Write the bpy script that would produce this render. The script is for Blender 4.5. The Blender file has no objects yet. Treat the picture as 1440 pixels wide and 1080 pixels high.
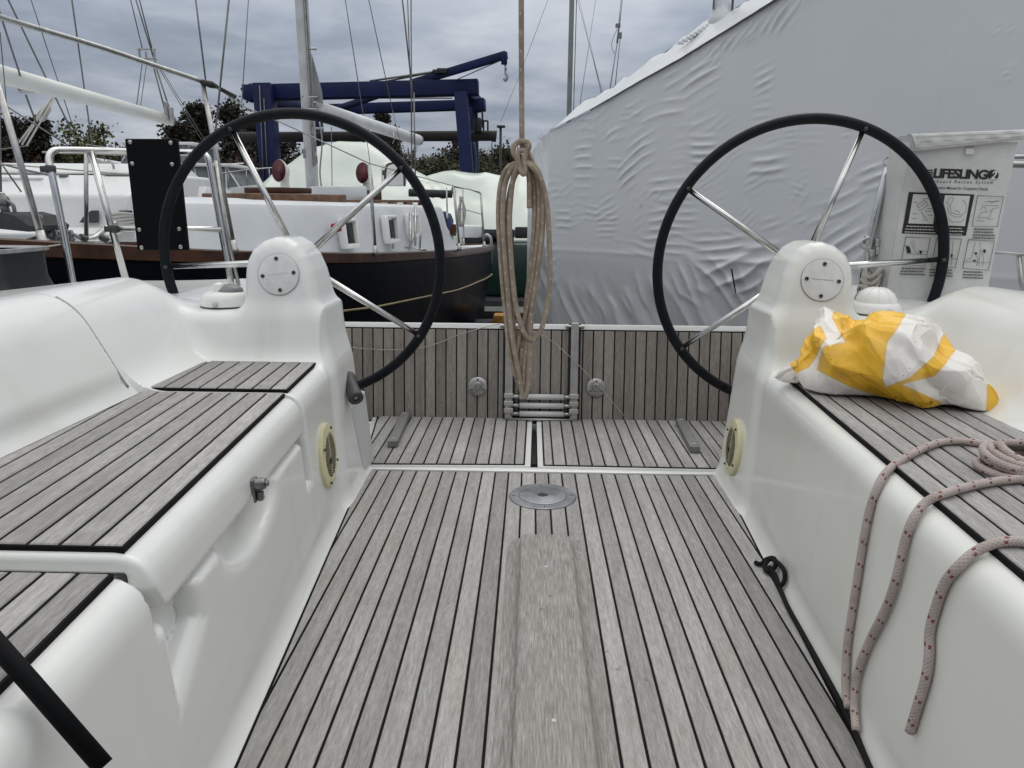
import bpy, bmesh, math, random
import numpy as np
from mathutils import Vector, Matrix
random.seed(7); rng = np.random.default_rng(7)
PI = math.pi
S = bpy.context.scene
COL = S.collection

# ------------------------------------------------------------------ camera and survey helpers
F = 1040.0; H = 0.95
def _n(v): return v / np.linalg.norm(v)
_a = _n(np.array([748 - 720.0, -(294 - 540.0), F]))
_e = np.array([1, -.008, 0.0]); _r = _n(_e - (_e @ _a) * _a); _u = np.cross(_a, _r)
if _u[1] < 0: _u = -_u
CM = np.array([_r, _a, _u]); CC = np.array([0, 0, H])
def ray(x, y): return CM @ np.array([(x - 720) / F, -(y - 540) / F, 1.0])
def RZ(x, y, z): d = ray(x, y); return CC + d * ((z - H) / d[2])
def RY(x, y, Y): d = ray(x, y); return CC + d * (Y / d[1])
def RX(x, y, X): d = ray(x, y); return CC + d * (X / d[0])
def RPL(x, y, P0, N):
    d = ray(x, y); return CC + d * (((P0 - CC) @ N) / (d @ N))

cam_d = bpy.data.cameras.new('camera'); cam = bpy.data.objects.new('camera', cam_d); COL.objects.link(cam)
cam_d.sensor_width = 36; cam_d.lens = 36 * F / 1440; cam_d.clip_end = 3000; cam_d.clip_start = .02
R3 = np.column_stack([CM[:, 0], CM[:, 1], -CM[:, 2]])
m = Matrix.Identity(4)
for i in range(3):
    for j in range(3): m[i][j] = R3[i, j]
m.translation = Vector(CC); cam.matrix_world = m
S.camera = cam

# ------------------------------------------------------------------ object helpers
def tag(o, label=None, cat=None, group=None, kind=None):
    if label: o['label'] = label
    if cat: o['category'] = cat
    if group: o['group'] = group
    if kind: o['kind'] = kind
    return o
def thing(name, label, cat, loc, group=None):
    o = bpy.data.objects.new(name, None); COL.objects.link(o)
    o.empty_display_size = .1
    o.location = Vector(loc); return tag(o, label, cat, group)
def link(name, me, mats, parent=None, label=None):
    o = bpy.data.objects.new(name, me); COL.objects.link(o)
    for mm in (mats if isinstance(mats, (list, tuple)) else [mats]): me.materials.append(mm)
    if parent is not None:
        o.parent = parent
        if parent.type == 'EMPTY': o.matrix_parent_inverse = Matrix.Translation(-parent.location)
    if label: o['label'] = label
    return o
class MB:
    """collects shapes in one mesh"""
    def __init__(s): s.v = []; s.f = []; s.sm = []; s.mi = []; s.uv = []
    def add(s, V, Fc, smooth=True, mi=0, uv=None):
        o = len(s.v); s.v += [tuple(map(float, p)) for p in V]
        for k, f in enumerate(Fc):
            s.f.append([i + o for i in f]); s.sm.append(smooth); s.mi.append(mi)
            s.uv.append(uv[k] if uv is not None else [(0, 0)] * len(f))
        return s
    def tube(s, pts, r, n=8, cap=True, mi=0, closed=False):
        P = [np.array(p, float) for p in pts]; N = len(P)
        rs = r if hasattr(r, '__len__') else [r] * N
        T = []
        for i in range(N):
            if closed: t = P[(i + 1) % N] - P[i - 1]
            else: t = P[min(i + 1, N - 1)] - P[max(i - 1, 0)]
            T.append(t / (np.linalg.norm(t) + 1e-12))
        up = np.array([0, 0, 1.0]) if abs(T[0][2]) < .9 else np.array([1.0, 0, 0])
        nn = np.cross(T[0], up); nn /= np.linalg.norm(nn)
        V = []; L = 0.0; Ls = []
        for i in range(N):
            if i: L += np.linalg.norm(P[i] - P[i - 1])
            Ls.append(L)
            nn = nn - (nn @ T[i]) * T[i]; nn /= np.linalg.norm(nn) + 1e-12
            b = np.cross(T[i], nn)
            for k in range(n):
                a = 2 * PI * k / n; V.append(P[i] + rs[i] * (math.cos(a) * nn + math.sin(a) * b))
        Fc = []; uv = []
        for i in range(N if closed else N - 1):
            j = (i + 1) % N; l0 = Ls[i]; l1 = Ls[i + 1] if i + 1 < N else L + .02
            for k in range(n):
                k2 = (k + 1) % n
                Fc.append([i * n + k, i * n + k2, j * n + k2, j * n + k])
                uv.append([(l0, k / n), (l0, (k + 1) / n), (l1, (k + 1) / n), (l1, k / n)])
        if cap and not closed:
            Fc.append(list(range(n))[::-1]); uv.append([(0, 0)] * n)
            Fc.append([(N - 1) * n + k for k in range(n)]); uv.append([(L, 0)] * n)
        return s.add(V, Fc, True, mi, uv)
    def box(s, c, sz, R=None, bev=0, mi=0, taper=(1, 1)):
        """box, optionally with chamfered edges; R = 3 axis vectors"""
        c = np.array(c, float); h = np.array(sz, float) / 2
        R = np.eye(3) if R is None else np.array(R, float)
        bm = bmesh.new(); bmesh.ops.create_cube(bm, size=1)
        for v in bm.verts:
            tz = v.co.z > 0
            v.co.x *= 2 * h[0] * (taper[0] if tz else 1); v.co.y *= 2 * h[1] * (taper[1] if tz else 1); v.co.z *= 2 * h[2]
        if bev: bmesh.ops.bevel(bm, geom=list(bm.edges), offset=bev, segments=2, affect='EDGES', profile=.5)
        V = [c + v.co.x * R[0] + v.co.y * R[1] + v.co.z * R[2] for v in bm.verts]
        bm.verts.index_update()
        Fc = [[v.index for v in f.verts] for f in bm.faces]; bm.free()
        return s.add(V, Fc, False, mi)
    def lathe(s, prof, o, ax=(0, 0, 1), n=32, mi=0, smooth=True):
        ax = _n(np.array(ax, float)); up = np.array([0, 0, 1.0]) if abs(ax[2]) < .9 else np.array([1.0, 0, 0])
        e1 = _n(np.cross(up, ax)); e2 = np.cross(ax, e1); o = np.array(o, float)
        V = [o + r * (math.cos(2 * PI * k / n) * e1 + math.sin(2 * PI * k / n) * e2) + h * ax for (r, h) in prof for k in range(n)]
        Fc = []
        for i in range(len(prof) - 1):
            for k in range(n):
                k2 = (k + 1) % n; Fc.append([i * n + k, i * n + k2, (i + 1) * n + k2, (i + 1) * n + k])
        if prof[0][0] > 1e-6: Fc.append(list(range(n))[::-1])
        if prof[-1][0] > 1e-6: Fc.append([(len(prof) - 1) * n + k for k in range(n)])
        return s.add(V, Fc, smooth, mi)
    def prism(s, poly, vec, mi=0, smooth=False):
        n = len(poly); P = [np.array(p, float) for p in poly]; vec = np.array(vec, float)
        V = P + [p + vec for p in P]
        Fc = [list(range(n))[::-1], [n + i for i in range(n)]] + [[i, (i + 1) % n, n + (i + 1) % n, n + i] for i in range(n)]
        return s.add(V, Fc, smooth, mi)
    def build(s, name, mats, parent=None, label=None, autosm=None, fix=True):
        me = bpy.data.meshes.new(name); me.from_pydata(s.v, [], s.f)
        me.polygons.foreach_set('use_smooth', s.sm); me.polygons.foreach_set('material_index', s.mi)
        uvl = me.uv_layers.new(name='uv')
        uvl.data.foreach_set('uv', [c for f in s.uv for p in f for c in p])
        me.update()
        if fix:
            bm = bmesh.new(); bm.from_mesh(me); bmesh.ops.remove_doubles(bm, verts=bm.verts, dist=1e-6)
            bmesh.ops.recalc_face_normals(bm, faces=bm.faces); bm.to_mesh(me); bm.free()
        if autosm: me.set_sharp_from_angle(angle=math.radians(autosm))
        return link(name, me, mats, parent, label)
def smooth_path(pts, k=6, closed=False):
    P = [np.array(p, float) for p in pts]; out = []; N = len(P)
    rngi = range(N if closed else N - 1)
    for i in rngi:
        if closed: a, b, c, d = P[i - 1], P[i], P[(i + 1) % N], P[(i + 2) % N]
        else: a, b, c, d = P[max(i - 1, 0)], P[i], P[i + 1], P[min(i + 2, N - 1)]
        for j in range(k):
            t = j / k
            out.append(.5 * ((2 * b) + (c - a) * t + (2 * a - 5 * b + 4 * c - d) * t * t + (3 * b - a - 3 * c + d) * t ** 3))
    if not closed: out.append(P[-1])
    return out
def grid_mesh(V, nu, nv, closed_u=False):
    Fc = []
    for i in range(nu if closed_u else nu - 1):
        for j in range(nv - 1):
            i2 = (i + 1) % nu; Fc.append([i * nv + j, i2 * nv + j, i2 * nv + j + 1, i * nv + j + 1])
    return Fc

# ------------------------------------------------------------------ materials
MATS = {}
class NT:
    def __init__(s, name):
        s.m = bpy.data.materials.new(name); s.m.use_nodes = True; s.t = s.m.node_tree; s.n = s.t.nodes
        s.b = s.n['Principled BSDF']
    def new(s, t, **k):
        x = s.n.new(t)
        for a, v in k.items(): setattr(x, a, v)
        return x
    def L(s, a, b): s.t.links.new(a, b)
    def noise(s, vec=None, scale=5, detail=4, rough=.5):
        x = s.new('ShaderNodeTexNoise'); x.inputs['Scale'].default_value = scale; x.inputs['Detail'].default_value = detail
        x.inputs['Roughness'].default_value = rough
        if vec: s.L(vec, x.inputs['Vector'])
        return x.outputs['Fac']
    def mapping(s, src, scale=(1, 1, 1), rot=(0, 0, 0)):
        x = s.new('ShaderNodeMapping'); x.inputs['Scale'].default_value = scale; x.inputs['Rotation'].default_value = rot
        s.L(src, x.inputs['Vector']); return x.outputs['Vector']
    def ramp(s, fac, stops):
        x = s.new('ShaderNodeValToRGB'); cr = x.color_ramp
        while len(cr.elements) < len(stops): cr.elements.new(.5)
        for e, (p, c) in zip(cr.elements, stops):
            e.position = p; e.color = (*c, 1) if len(c) == 3 else c
        s.L(fac, x.inputs['Fac']); return x.outputs['Color']
    def mix(s, a, b, fac, mode='MIX'):
        x = s.new('ShaderNodeMix', data_type='RGBA', blend_type=mode)
        for sock, v in ((x.inputs[6], a), (x.inputs[7], b), (x.inputs[0], fac)):
            if isinstance(v, (int, float)): sock.default_value = v
            elif isinstance(v, tuple): sock.default_value = (*v, 1)
            else: s.L(v, sock)
        return x.outputs[2]
    def math(s, op, a, b=0.0, c=None):
        x = s.new('ShaderNodeMath', operation=op)
        for i, v in enumerate((a, b) if c is None else (a, b, c)):
            if isinstance(v, (int, float)): x.inputs[i].default_value = v
            else: s.L(v, x.inputs[i])
        return x.outputs[0]
    def bump(s, h, strength=.3, dist=.01):
        x = s.new('ShaderNodeBump'); x.inputs['Strength'].default_value = strength; x.inputs['Distance'].default_value = dist
        s.L(h, x.inputs['Height']); s.L(x.outputs['Normal'], s.b.inputs['Normal'])
    def col(s, c): 
        if isinstance(c, tuple): s.b.inputs['Base Color'].default_value = (*c, 1)
        else: s.L(c, s.b.inputs['Base Color'])
    def obj(s): return s.new('ShaderNodeTexCoord').outputs['Object']
    def uv(s): return s.new('ShaderNodeTexCoord').outputs['UV']
def mat(name, color, rough=.5, metal=0.0, var=.12, vscale=6, bump=0.0, bscale=60, coat=0.0, spec=.5):
    """plain surface with slight tone variation, roughness variation and fine bump"""
    t = NT(name); o = t.obj()
    f = t.noise(o, vscale, 5, .6)
    c2 = tuple(max(0, x * (1 - var)) for x in color); c1 = tuple(min(1, x * (1 + var)) for x in color)
    t.col(t.ramp(f, [(.3, c2), (.7, c1)]))
    rr = t.noise(o, vscale * 3, 3)
    t.L(t.math('MULTIPLY_ADD', rr, .2, rough - .1), t.b.inputs['Roughness'])
    t.b.inputs['Metallic'].default_value = metal; t.b.inputs['Coat Weight'].default_value = coat
    t.b.inputs['Specular IOR Level'].default_value = spec
    if bump: t.bump(t.noise(o, bscale, 4), bump, .004)
    MATS[name] = t.m; return t.m
def make_gelcoat(name, base, stain, x0=0.0, drip=(.6, .58, .5), k=.5):
    t = NT(name); o = t.obj()
    f = t.noise(o, 1.6, 3, .5); f2 = t.noise(t.mapping(o, (9, 9, .9)), 1.0, 3, .5)
    c = t.mix(base, stain, t.ramp(f, [(.42, (0, 0, 0)), (.8, (.6, .6, .6))]))
    c = t.mix(c, tuple(x * .84 for x in stain), t.ramp(f2, [(.56, (0, 0, 0)), (.9, (.4, .4, .4))]))
    # run-off stain below the pedestal cover plate
    sx = t.new('ShaderNodeSeparateXYZ'); t.L(o, sx.inputs[0])
    nz = t.noise(t.mapping(o, (22, 1, 2.5)), 1.0, 4, .6)
    m = t.math('SUBTRACT', 1.0, t.math('DIVIDE', t.math('ABSOLUTE', t.math('SUBTRACT', sx.outputs[0], x0)), .07)); m = t.math('MAXIMUM', m, 0.0)
    m = t.math('MULTIPLY', m, t.math('MULTIPLY', t.math('GREATER_THAN', sx.outputs[1], 2.28), t.math('MINIMUM', t.math('MAXIMUM', t.math('DIVIDE', t.math('SUBTRACT', .70, sx.outputs[2]), .06), 0.0), 1.0)))
    m = t.math('MULTIPLY', t.math('MULTIPLY', m, t.ramp(nz, [(.3, (.15, .15, .15)), (.7, (1, 1, 1))])), k)
    c = t.mix(c, drip, m)
    t.col(c)
    t.L(t.math('MULTIPLY_ADD', t.noise(o, 3, 3), .16, .12), t.b.inputs['Roughness'])
    t.b.inputs['Coat Weight'].default_value = .25; t.b.inputs['Coat Roughness'].default_value = .08
    MATS[name] = t.m; return t.m
GEL = make_gelcoat('white_gelcoat', (.735, .745, .735), (.64, .64, .60), -.86, (.55, .55, .51), .45)
GEL_Y = make_gelcoat('white_gelcoat_yellowed', (.73, .735, .705), (.62, .61, .53), .985, (.58, .53, .38), .75)

def make_teak(name, fleck=False):
    t = NT(name); uv = t.uv()
    geo = t.new('ShaderNodeNewGeometry'); rnd = geo.outputs['Random Per Island']
    off = t.new('ShaderNodeCombineXYZ'); t.L(t.math('MULTIPLY', rnd, 37.0), off.inputs[0]); t.L(t.math('MULTIPLY', rnd, 91.0), off.inputs[1])
    ad = t.new('ShaderNodeVectorMath', operation='ADD'); t.L(uv, ad.inputs[0]); t.L(off.outputs[0], ad.inputs[1])
    v = ad.outputs[0]
    if fleck:
        g1 = t.noise(t.mapping(v, (240, 17, 1)), 1.0, 4, .7); g2 = t.noise(t.mapping(v, (55, 5, 1)), 1.0, 5, .6)
    else:
        g1 = t.noise(t.mapping(v, (210, 24, 1)), 1.0, 6, .82); g2 = t.noise(t.mapping(v, (60, 4, 1)), 1.0, 4, .6)
    bl = t.noise(t.mapping(v, (7, 4, 1)), 1.0, 5, .6)
    o = t.obj(); big = t.noise(o, 2.3, 4, .55)
    lo, mi, hi = ((.145, .135, .126), (.315, .304, .293), (.485, .475, .462)) if not fleck else ((.125, .115, .105), (.262, .248, .232), (.41, .395, .375))
    wg = .82 if fleck else .70
    g = t.math('ADD', t.math('MULTIPLY', g1, wg), t.math('MULTIPLY', g2, 1 - wg))
    c = t.ramp(g, [(.3, lo), (.5, mi), (.68, hi)])
    c = t.mix(c, (.215, .172, .135), t.math('MULTIPLY', t.ramp(bl, [(.45, (0, 0, 0)), (.78, (1, 1, 1))]), .12 if fleck else .34))
    c = t.mix(c, (.22, .205, .19), t.math('MULTIPLY', t.ramp(big, [(.48, (0, 0, 0)), (.72, (1, 1, 1))]), .38))
    tint = t.math('MULTIPLY_ADD', rnd, .36, .83)
    hs = t.new('ShaderNodeHueSaturation'); t.L(tint, hs.inputs['Value']); t.L(c, hs.inputs['Color'])
    hs.inputs['Saturation'].default_value = .85
    # small dark spots and nicks
    vo = t.new('ShaderNodeTexVoronoi', feature='F1'); vo.inputs['Scale'].default_value = 17; t.L(o, vo.inputs['Vector'])
    sp = t.math('MULTIPLY', t.math('LESS_THAN', vo.outputs['Distance'], .09), t.math('GREATER_THAN', t.noise(o, 4, 2), .57))
    c = t.mix(hs.outputs['Color'], (.09, .08, .07), t.math('MULTIPLY', sp, .4))
    t.col(c); t.b.inputs['Roughness'].default_value = .75; t.b.inputs['Specular IOR Level'].default_value = .3
    t.bump(g1, .45, .0012)
    MATS[name] = t.m; return t.m
TEAK = make_teak('weathered_teak'); TEAKB = make_teak('weathered_block_teak', True)
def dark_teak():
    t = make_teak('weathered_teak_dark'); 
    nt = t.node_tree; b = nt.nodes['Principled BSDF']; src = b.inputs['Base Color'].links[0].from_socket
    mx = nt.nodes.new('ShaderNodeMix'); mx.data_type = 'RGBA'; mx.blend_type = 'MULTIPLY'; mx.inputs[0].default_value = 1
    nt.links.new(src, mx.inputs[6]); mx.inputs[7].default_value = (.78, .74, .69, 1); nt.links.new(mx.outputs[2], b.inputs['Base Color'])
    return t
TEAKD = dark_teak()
CAULK = mat('black_caulk', (.006, .006, .0065), .85, spec=.15, var=.2, vscale=40)
STEEL = mat('stainless', (.62, .62, .61), .2, 1.0, var=.12, vscale=18, bump=.03, bscale=200)
STEELD = mat('stainless_dull', (.40, .40, .39), .34, 1.0, var=.22, vscale=25, bump=.06, bscale=150)
ALU = mat('grey_aluminium', (.46, .46, .45), .42, .85, var=.15, vscale=20)
WHEEL = mat('navy_black_leather', (.0055, .0075, .011), .45, var=.35, vscale=30, bump=.2, bscale=420, spec=.16)
BLACK = mat('black_plastic', (.010, .0105, .012), .42, var=.3, vscale=12, bump=.05)
BOARD = mat('black_board_plastic', (.0025, .003, .004), .6, var=.3, vscale=9, bump=.04, spec=.12)
BRUB = mat('black_rubber', (.016, .016, .017), .55, var=.3, vscale=30, bump=.15, bscale=300)
DGREY = mat('dark_grey_plastic', (.045, .046, .048), .5, var=.2, vscale=15)
LGREY = mat('light_grey_plastic', (.52, .53, .53), .4, var=.06, vscale=8)
MGREY = mat('grey_plastic', (.17, .17, .17), .55, var=.15, vscale=30)
WPLAST = mat('white_plastic', (.78, .78, .765), .35, var=.04, vscale=9)
CREAM = mat('aged_cream_plastic', (.60, .56, .36), .45, var=.14, vscale=14)
CREAMD = mat('cream_grille_plastic', (.36, .34, .22), .55, var=.25, vscale=40)
PLATE = mat('pale_cover_plate', (.66, .67, .665), .3, var=.10, vscale=22)
def make_rope(name, base, dark, flecks=None):
    t = NT(name); uv = t.uv()
    sx = t.new('ShaderNodeSeparateXYZ'); t.L(uv, sx.inputs[0]); u, v = sx.outputs[0], sx.outputs[1]
    a = t.math('SINE', t.math('ADD', t.math('MULTIPLY', u, 900.0), t.math('MULTIPLY', v, 2 * PI * 6)))
    b = t.math('SINE', t.math('SUBTRACT', t.math('MULTIPLY', u, 900.0), t.math('MULTIPLY', v, 2 * PI * 6)))
    br = t.math('MAXIMUM', a, b)
    o = t.obj(); n = t.noise(o, 22, 5, .6); n2 = t.noise(o, 160, 3)
    c = t.mix(dark, base, t.ramp(n, [(.3, (0, 0, 0)), (.65, (1, 1, 1))]))
    c = t.mix(c, tuple(x * .6 for x in dark), t.math('MULTIPLY', t.ramp(br, [(.2, (1, 1, 1)), (.75, (0, 0, 0))]), .22))
    if flecks:
        colr, per, wid = flecks
        # spiral tracer: two flecks side by side, repeated along the rope
        ph = t.math('FRACT', t.math('ADD', t.math('DIVIDE', u, per), t.math('MULTIPLY', t.math('FLOOR', t.math('MULTIPLY', v, 6.0)), .09)))
        on1 = t.math('LESS_THAN', ph, wid)
        st = t.math('LESS_THAN', t.math('FRACT', t.math('MULTIPLY', v, 6.0)), .6)
        st2 = t.math('LESS_THAN', t.math('MODULO', t.math('FLOOR', t.math('MULTIPLY', v, 6.0)), 3.0), 1.5)
        c = t.mix(c, colr, t.math('MULTIPLY', t.math('MULTIPLY', on1, st), t.math('MULTIPLY', st2, .85)))
    t.col(c); t.b.inputs['Roughness'].default_value = .85; t.b.inputs['Specular IOR Level'].default_value = .2
    t.bump(t.math('ADD', br, t.math('MULTIPLY', n2, .8)), .5, .0012)
    MATS[name] = t.m; return t.m
ROPE_T = make_rope('tan_halyard', (.40, .335, .27), (.25, .20, .155), ((.50, .44, .37), .05, .16))
ROPE_R = make_rope('grey_pink_rope', (.50, .435, .41), (.38, .325, .30), ((.20, .035, .045), .046, .13))
ROPE_W = make_rope('pale_cord', (.50, .48, .44), (.36, .34, .31))
ROPE_K = make_rope('black_cord_braid', (.013, .013, .014), (.006, .006, .007))
def make_cloth(name, w, y):
    """white vinyl with yellow panels: the panel edges come from the signed distance stored on the mesh"""
    t = NT(name); o = t.obj()
    at = t.new('ShaderNodeAttribute'); at.attribute_name = 'panel'
    pan = t.math('GREATER_THAN', at.outputs['Fac'], 0.0)
    edge = t.math('LESS_THAN', t.math('ABSOLUTE', t.math('SUBTRACT', at.outputs['Fac'], .006)), .0035)
    base = t.mix(w, y, pan); base = t.mix(base, (.50, .42, .28), t.math('MULTIPLY', edge, .35))
    n = t.noise(o, 9, 5, .65); dirt = t.mix(base, (.42, .34, .24), t.math('MULTIPLY', t.ramp(n, [(.50, (0, 0, 0)), (.78, (1, 1, 1))]), .38))
    vo = t.new('ShaderNodeTexVoronoi', feature='F1'); vo.inputs['Scale'].default_value = 85; t.L(o, vo.inputs['Vector'])
    sp = t.math('MULTIPLY', t.math('LESS_THAN', vo.outputs['Distance'], .15), t.math('GREATER_THAN', t.noise(o, 11, 3), .59))
    c = t.mix(dirt, (.07, .055, .04), t.math('MULTIPLY', sp, .75))
    t.col(c); t.b.inputs['Roughness'].default_value = .38; t.bump(t.noise(o, 30, 3, .5), .10, .004)
    MATS[name] = t.m; return t.m
CLOTH = make_cloth('striped_vinyl', (.76, .73, .70), (.82, .47, .025))
def make_bag():
    t = NT('pale_canvas'); o = t.obj()
    n = t.noise(o, 6, 6, .65)
    t.col(t.ramp(n, [(.3, (.53, .535, .525)), (.7, (.66, .665, .655))])); t.b.inputs['Roughness'].default_value = .7
    w = t.new('ShaderNodeTexWave'); w.inputs['Scale'].default_value = 260; t.L(o, w.inputs['Vector'])
    t.bump(t.math('ADD', t.noise(o, 12, 5, .6), t.math('MULTIPLY', w.outputs['Fac'], .05)), .35, .012)
    return t.m
BAGM = make_bag()
INK = mat('black_ink', (.012, .012, .013), .6, var=.1)
INKG = mat('grey_ink', (.10, .10, .10), .6, var=.1)
PAPER = mat('white_ink', (.60, .605, .595), .7, var=.03)
def make_wrap(name, base, tint, scratch=True):
    t = NT(name); o = t.obj()
    n = t.noise(o, 1.1, 5, .6)
    c = t.mix(base, tint, t.ramp(n, [(.35, (0, 0, 0)), (.7, (1, 1, 1))]))
    vo = t.new('ShaderNodeTexVoronoi', feature='F1'); vo.inputs['Scale'].default_value = 2.3; t.L(o, vo.inputs['Vector'])
    c = t.mix(c, tuple(x * .6 for x in base), t.math('MULTIPLY', t.math('LESS_THAN', vo.outputs['Distance'], .05), .4))
    t.col(c); t.b.inputs['Roughness'].default_value = .27; t.b.inputs['Specular IOR Level'].default_value = .55
    f = t.noise(t.mapping(o, (22, 22, .6)), 1.0, 3); k = t.noise(o, 14, 4)
    t.bump(t.math('ADD', t.math('MULTIPLY', f, .5), t.math('MULTIPLY', k, .35)), .18, .012)
    return t.m
WRAP = make_wrap('white_shrink_wrap', (.63, .652, .675), (.665, .68, .695))
WRAPG = make_wrap('pale_green_shrink_wrap', (.55, .61, .545), (.61, .65, .595))
NAVY = mat('navy_hull_paint', (.003, .0036, .007), .3, var=.35, vscale=3, spec=.035)
KWHITE = mat('bluish_white_paint', (.62, .64, .66), .4, var=.06, vscale=3)
GOLD = mat('gold_stripe', (.33, .27, .15), .45, var=.2)
VARN = mat('varnished_wood', (.055, .022, .011), .35, var=.65, vscale=7, coat=.05, spec=.3)
VARNL = mat('worn_wood', (.13, .066, .034), .5, var=.5, vscale=14)
MAST = mat('weathered_white_spar', (.66, .68, .70), .5, var=.16, vscale=5)
MASTG = mat('grey_spar', (.20, .215, .22), .5, var=.2, vscale=4)
SAILW = mat('pale_boom_paint', (.66, .68, .65), .45, var=.08, vscale=4)
RED = mat('dark_red_lining', (.075, .006, .011), .45, var=.2)
REDL = mat('red_plastic', (.33, .012, .03), .3, var=.2)
WHITEB = mat('white_boat_paint', (.66, .67, .665), .3, var=.06, vscale=2)
GLASS = mat('dark_window', (.02, .024, .028), .12, var=.2)
GLASSG = mat('grey_vinyl_window', (.16, .175, .18), .25, var=.3, vscale=4)
LIFT = mat('blue_lift_paint', (.005, .011, .058), .5, spec=.25, var=.3, vscale=1.5)
PIPE = mat('rusty_dark_pipe', (.016, .013, .012), .7, var=.5, vscale=2)
WIRE = mat('wire_rope', (.16, .16, .16), .45, .6, var=.2)
WIREL = mat('pale_line', (.42, .41, .39), .7, var=.15)
HOSE = mat('teal_hose', (.03, .06, .06), .5, var=.4)
GREEN = mat('dark_green_paint', (.008, .03, .022), .4, var=.3)
TEAL = mat('teal_paint', (.0, .13, .12), .4)
YEL = mat('yellow_wood', (.42, .20, .035), .7, var=.4, vscale=8)
CANV = mat('dark_canvas', (.03, .033, .037), .8, var=.3, vscale=15, bump=.2)
BLUEC = mat('blue_canvas', (.012, .03, .11), .7, var=.3)
BARK = mat('bark', (.055, .045, .037), .9, var=.4, vscale=3)
TWIG = mat('twigs', (.062, .052, .042), .9, var=.4, vscale=1)
TWIGR = mat('reddish_twigs', (.075, .043, .032), .9, var=.4, vscale=1)
LEAFG = mat('spring_leaves', (.085, .095, .03), .8, var=.4, vscale=1)
LEAFO = mat('olive_leaves', (.048, .05, .022), .8, var=.45, vscale=1)
LEAFD = mat('evergreen_needles', (.034, .030, .020), .85, var=.5, vscale=1)
GROUND = mat('gravel', (.11, .105, .098), .9, var=.4, vscale=1.5, bump=.6, bscale=30)

# ------------------------------------------------------------------ sky and light (overcast)
W = bpy.data.worlds.new('World'); S.world = W; W.use_nodes = True
wt = W.node_tree; wn = wt.nodes; bg = wn['Background']
def wnew(t, **k):
    x = wn.new(t)
    for a, v in k.items(): setattr(x, a, v)
    return x
def wmath(op, a, b=0.0, c=None):
    x = wnew('ShaderNodeMath', operation=op)
    for i, v in enumerate((a, b) if c is None else (a, b, c)):
        if isinstance(v, (int, float)): x.inputs[i].default_value = v
        else: wt.links.new(v, x.inputs[i])
    return x.outputs[0]
sky = wnew('ShaderNodeTexSky', sky_type='NISHITA'); sky.sun_disc = False
SUN_EL, SUN_AZ = math.radians(58), math.radians(200)
sky.sun_elevation = SUN_EL; sky.sun_rotation = SUN_AZ; sky.dust_density = 2
tc = wnew('ShaderNodeTexCoord'); sp = wnew('ShaderNodeSeparateXYZ'); wt.links.new(tc.outputs['Generated'], sp.inputs[0])
zc = wmath('MAXIMUM', sp.outputs[2], 0.0); zd = wmath('ADD', zc, .10)
cb = wnew('ShaderNodeCombineXYZ')
wt.links.new(wmath('DIVIDE', sp.outputs[0], zd), cb.inputs[0]); wt.links.new(wmath('DIVIDE', sp.outputs[1], zd), cb.inputs[1])
def wnoise(scale, detail, rough, stretch):
    mp = wnew('ShaderNodeMapping'); mp.inputs['Scale'].default_value = stretch; wt.links.new(cb.outputs[0], mp.inputs['Vector'])
    x = wnew('ShaderNodeTexNoise'); x.inputs['Scale'].default_value = scale; x.inputs['Detail'].default_value = detail; x.inputs['Roughness'].default_value = rough
    x.inputs['Distortion'].default_value = .25
    wt.links.new(mp.outputs[0], x.inputs['Vector']); return x.outputs['Fac']
n1 = wnoise(.50, 7, .50, (1, 1.0, 1)); n2 = wnoise(2.2, 6, .55, (1, 1.0, 1))
nn = wmath('ADD', wmath('MULTIPLY', n1, .72), wmath('MULTIPLY', n2, .28))
rp = wnew('ShaderNodeValToRGB'); cr = rp.color_ramp
stops = [(.34, (.185, .215, .275)), (.45, (.285, .32, .385)), (.53, (.40, .435, .495)), (.64, (.56, .59, .63))]
while len(cr.elements) < len(stops): cr.elements.new(.5)
for e_, (p_, c_) in zip(cr.elements, stops): e_.position = p_; e_.color = (*c_, 1)
wt.links.new(nn, rp.inputs['Fac'])
mz = wnew('ShaderNodeMix', data_type='RGBA'); mz.inputs[7].default_value = (.452, .456, .452, 1)        # higher up the cloud sheet is neutral grey
mr = wnew('ShaderNodeMapRange'); mr.inputs[1].default_value = .22; mr.inputs[2].default_value = .6; wt.links.new(zc, mr.inputs[0])
wt.links.new(mr.outputs[0], mz.inputs[0]); wt.links.new(rp.outputs['Color'], mz.inputs[6])
vm = wnew('ShaderNodeVectorMath', operation='SCALE'); wt.links.new(mz.outputs[2], vm.inputs[0])
wt.links.new(wmath('ADD', wmath('MULTIPLY_ADD', wmath('POWER', zc, 1.2), 2.55, .84), wmath('MULTIPLY', wmath('MAXIMUM', wmath('SUBTRACT', 1.0, wmath('DIVIDE', zc, .14)), 0.0), .16)), vm.inputs['Scale'])      # brighter towards the zenith, as any overcast sky
sc_ = wnew('ShaderNodeVectorMath', operation='SCALE'); wt.links.new(sky.outputs['Color'], sc_.inputs[0]); sc_.inputs['Scale'].default_value = .1
mx = wnew('ShaderNodeMix', data_type='RGBA'); mx.inputs[0].default_value = .94
wt.links.new(sc_.outputs[0], mx.inputs[6]); wt.links.new(vm.outputs[0], mx.inputs[7])
wt.links.new(mx.outputs[2], bg.inputs['Color']); bg.inputs['Strength'].default_value = 1.0
sd = bpy.data.lights.new('sun', 'SUN'); so = bpy.data.objects.new('sun', sd); COL.objects.link(so)
sd.energy = .55; sd.angle = math.radians(35); sd.color = (1, .97, .93)
so.rotation_euler = (math.radians(90) - SUN_EL, 0, math.radians(180) - SUN_AZ + PI)
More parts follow.
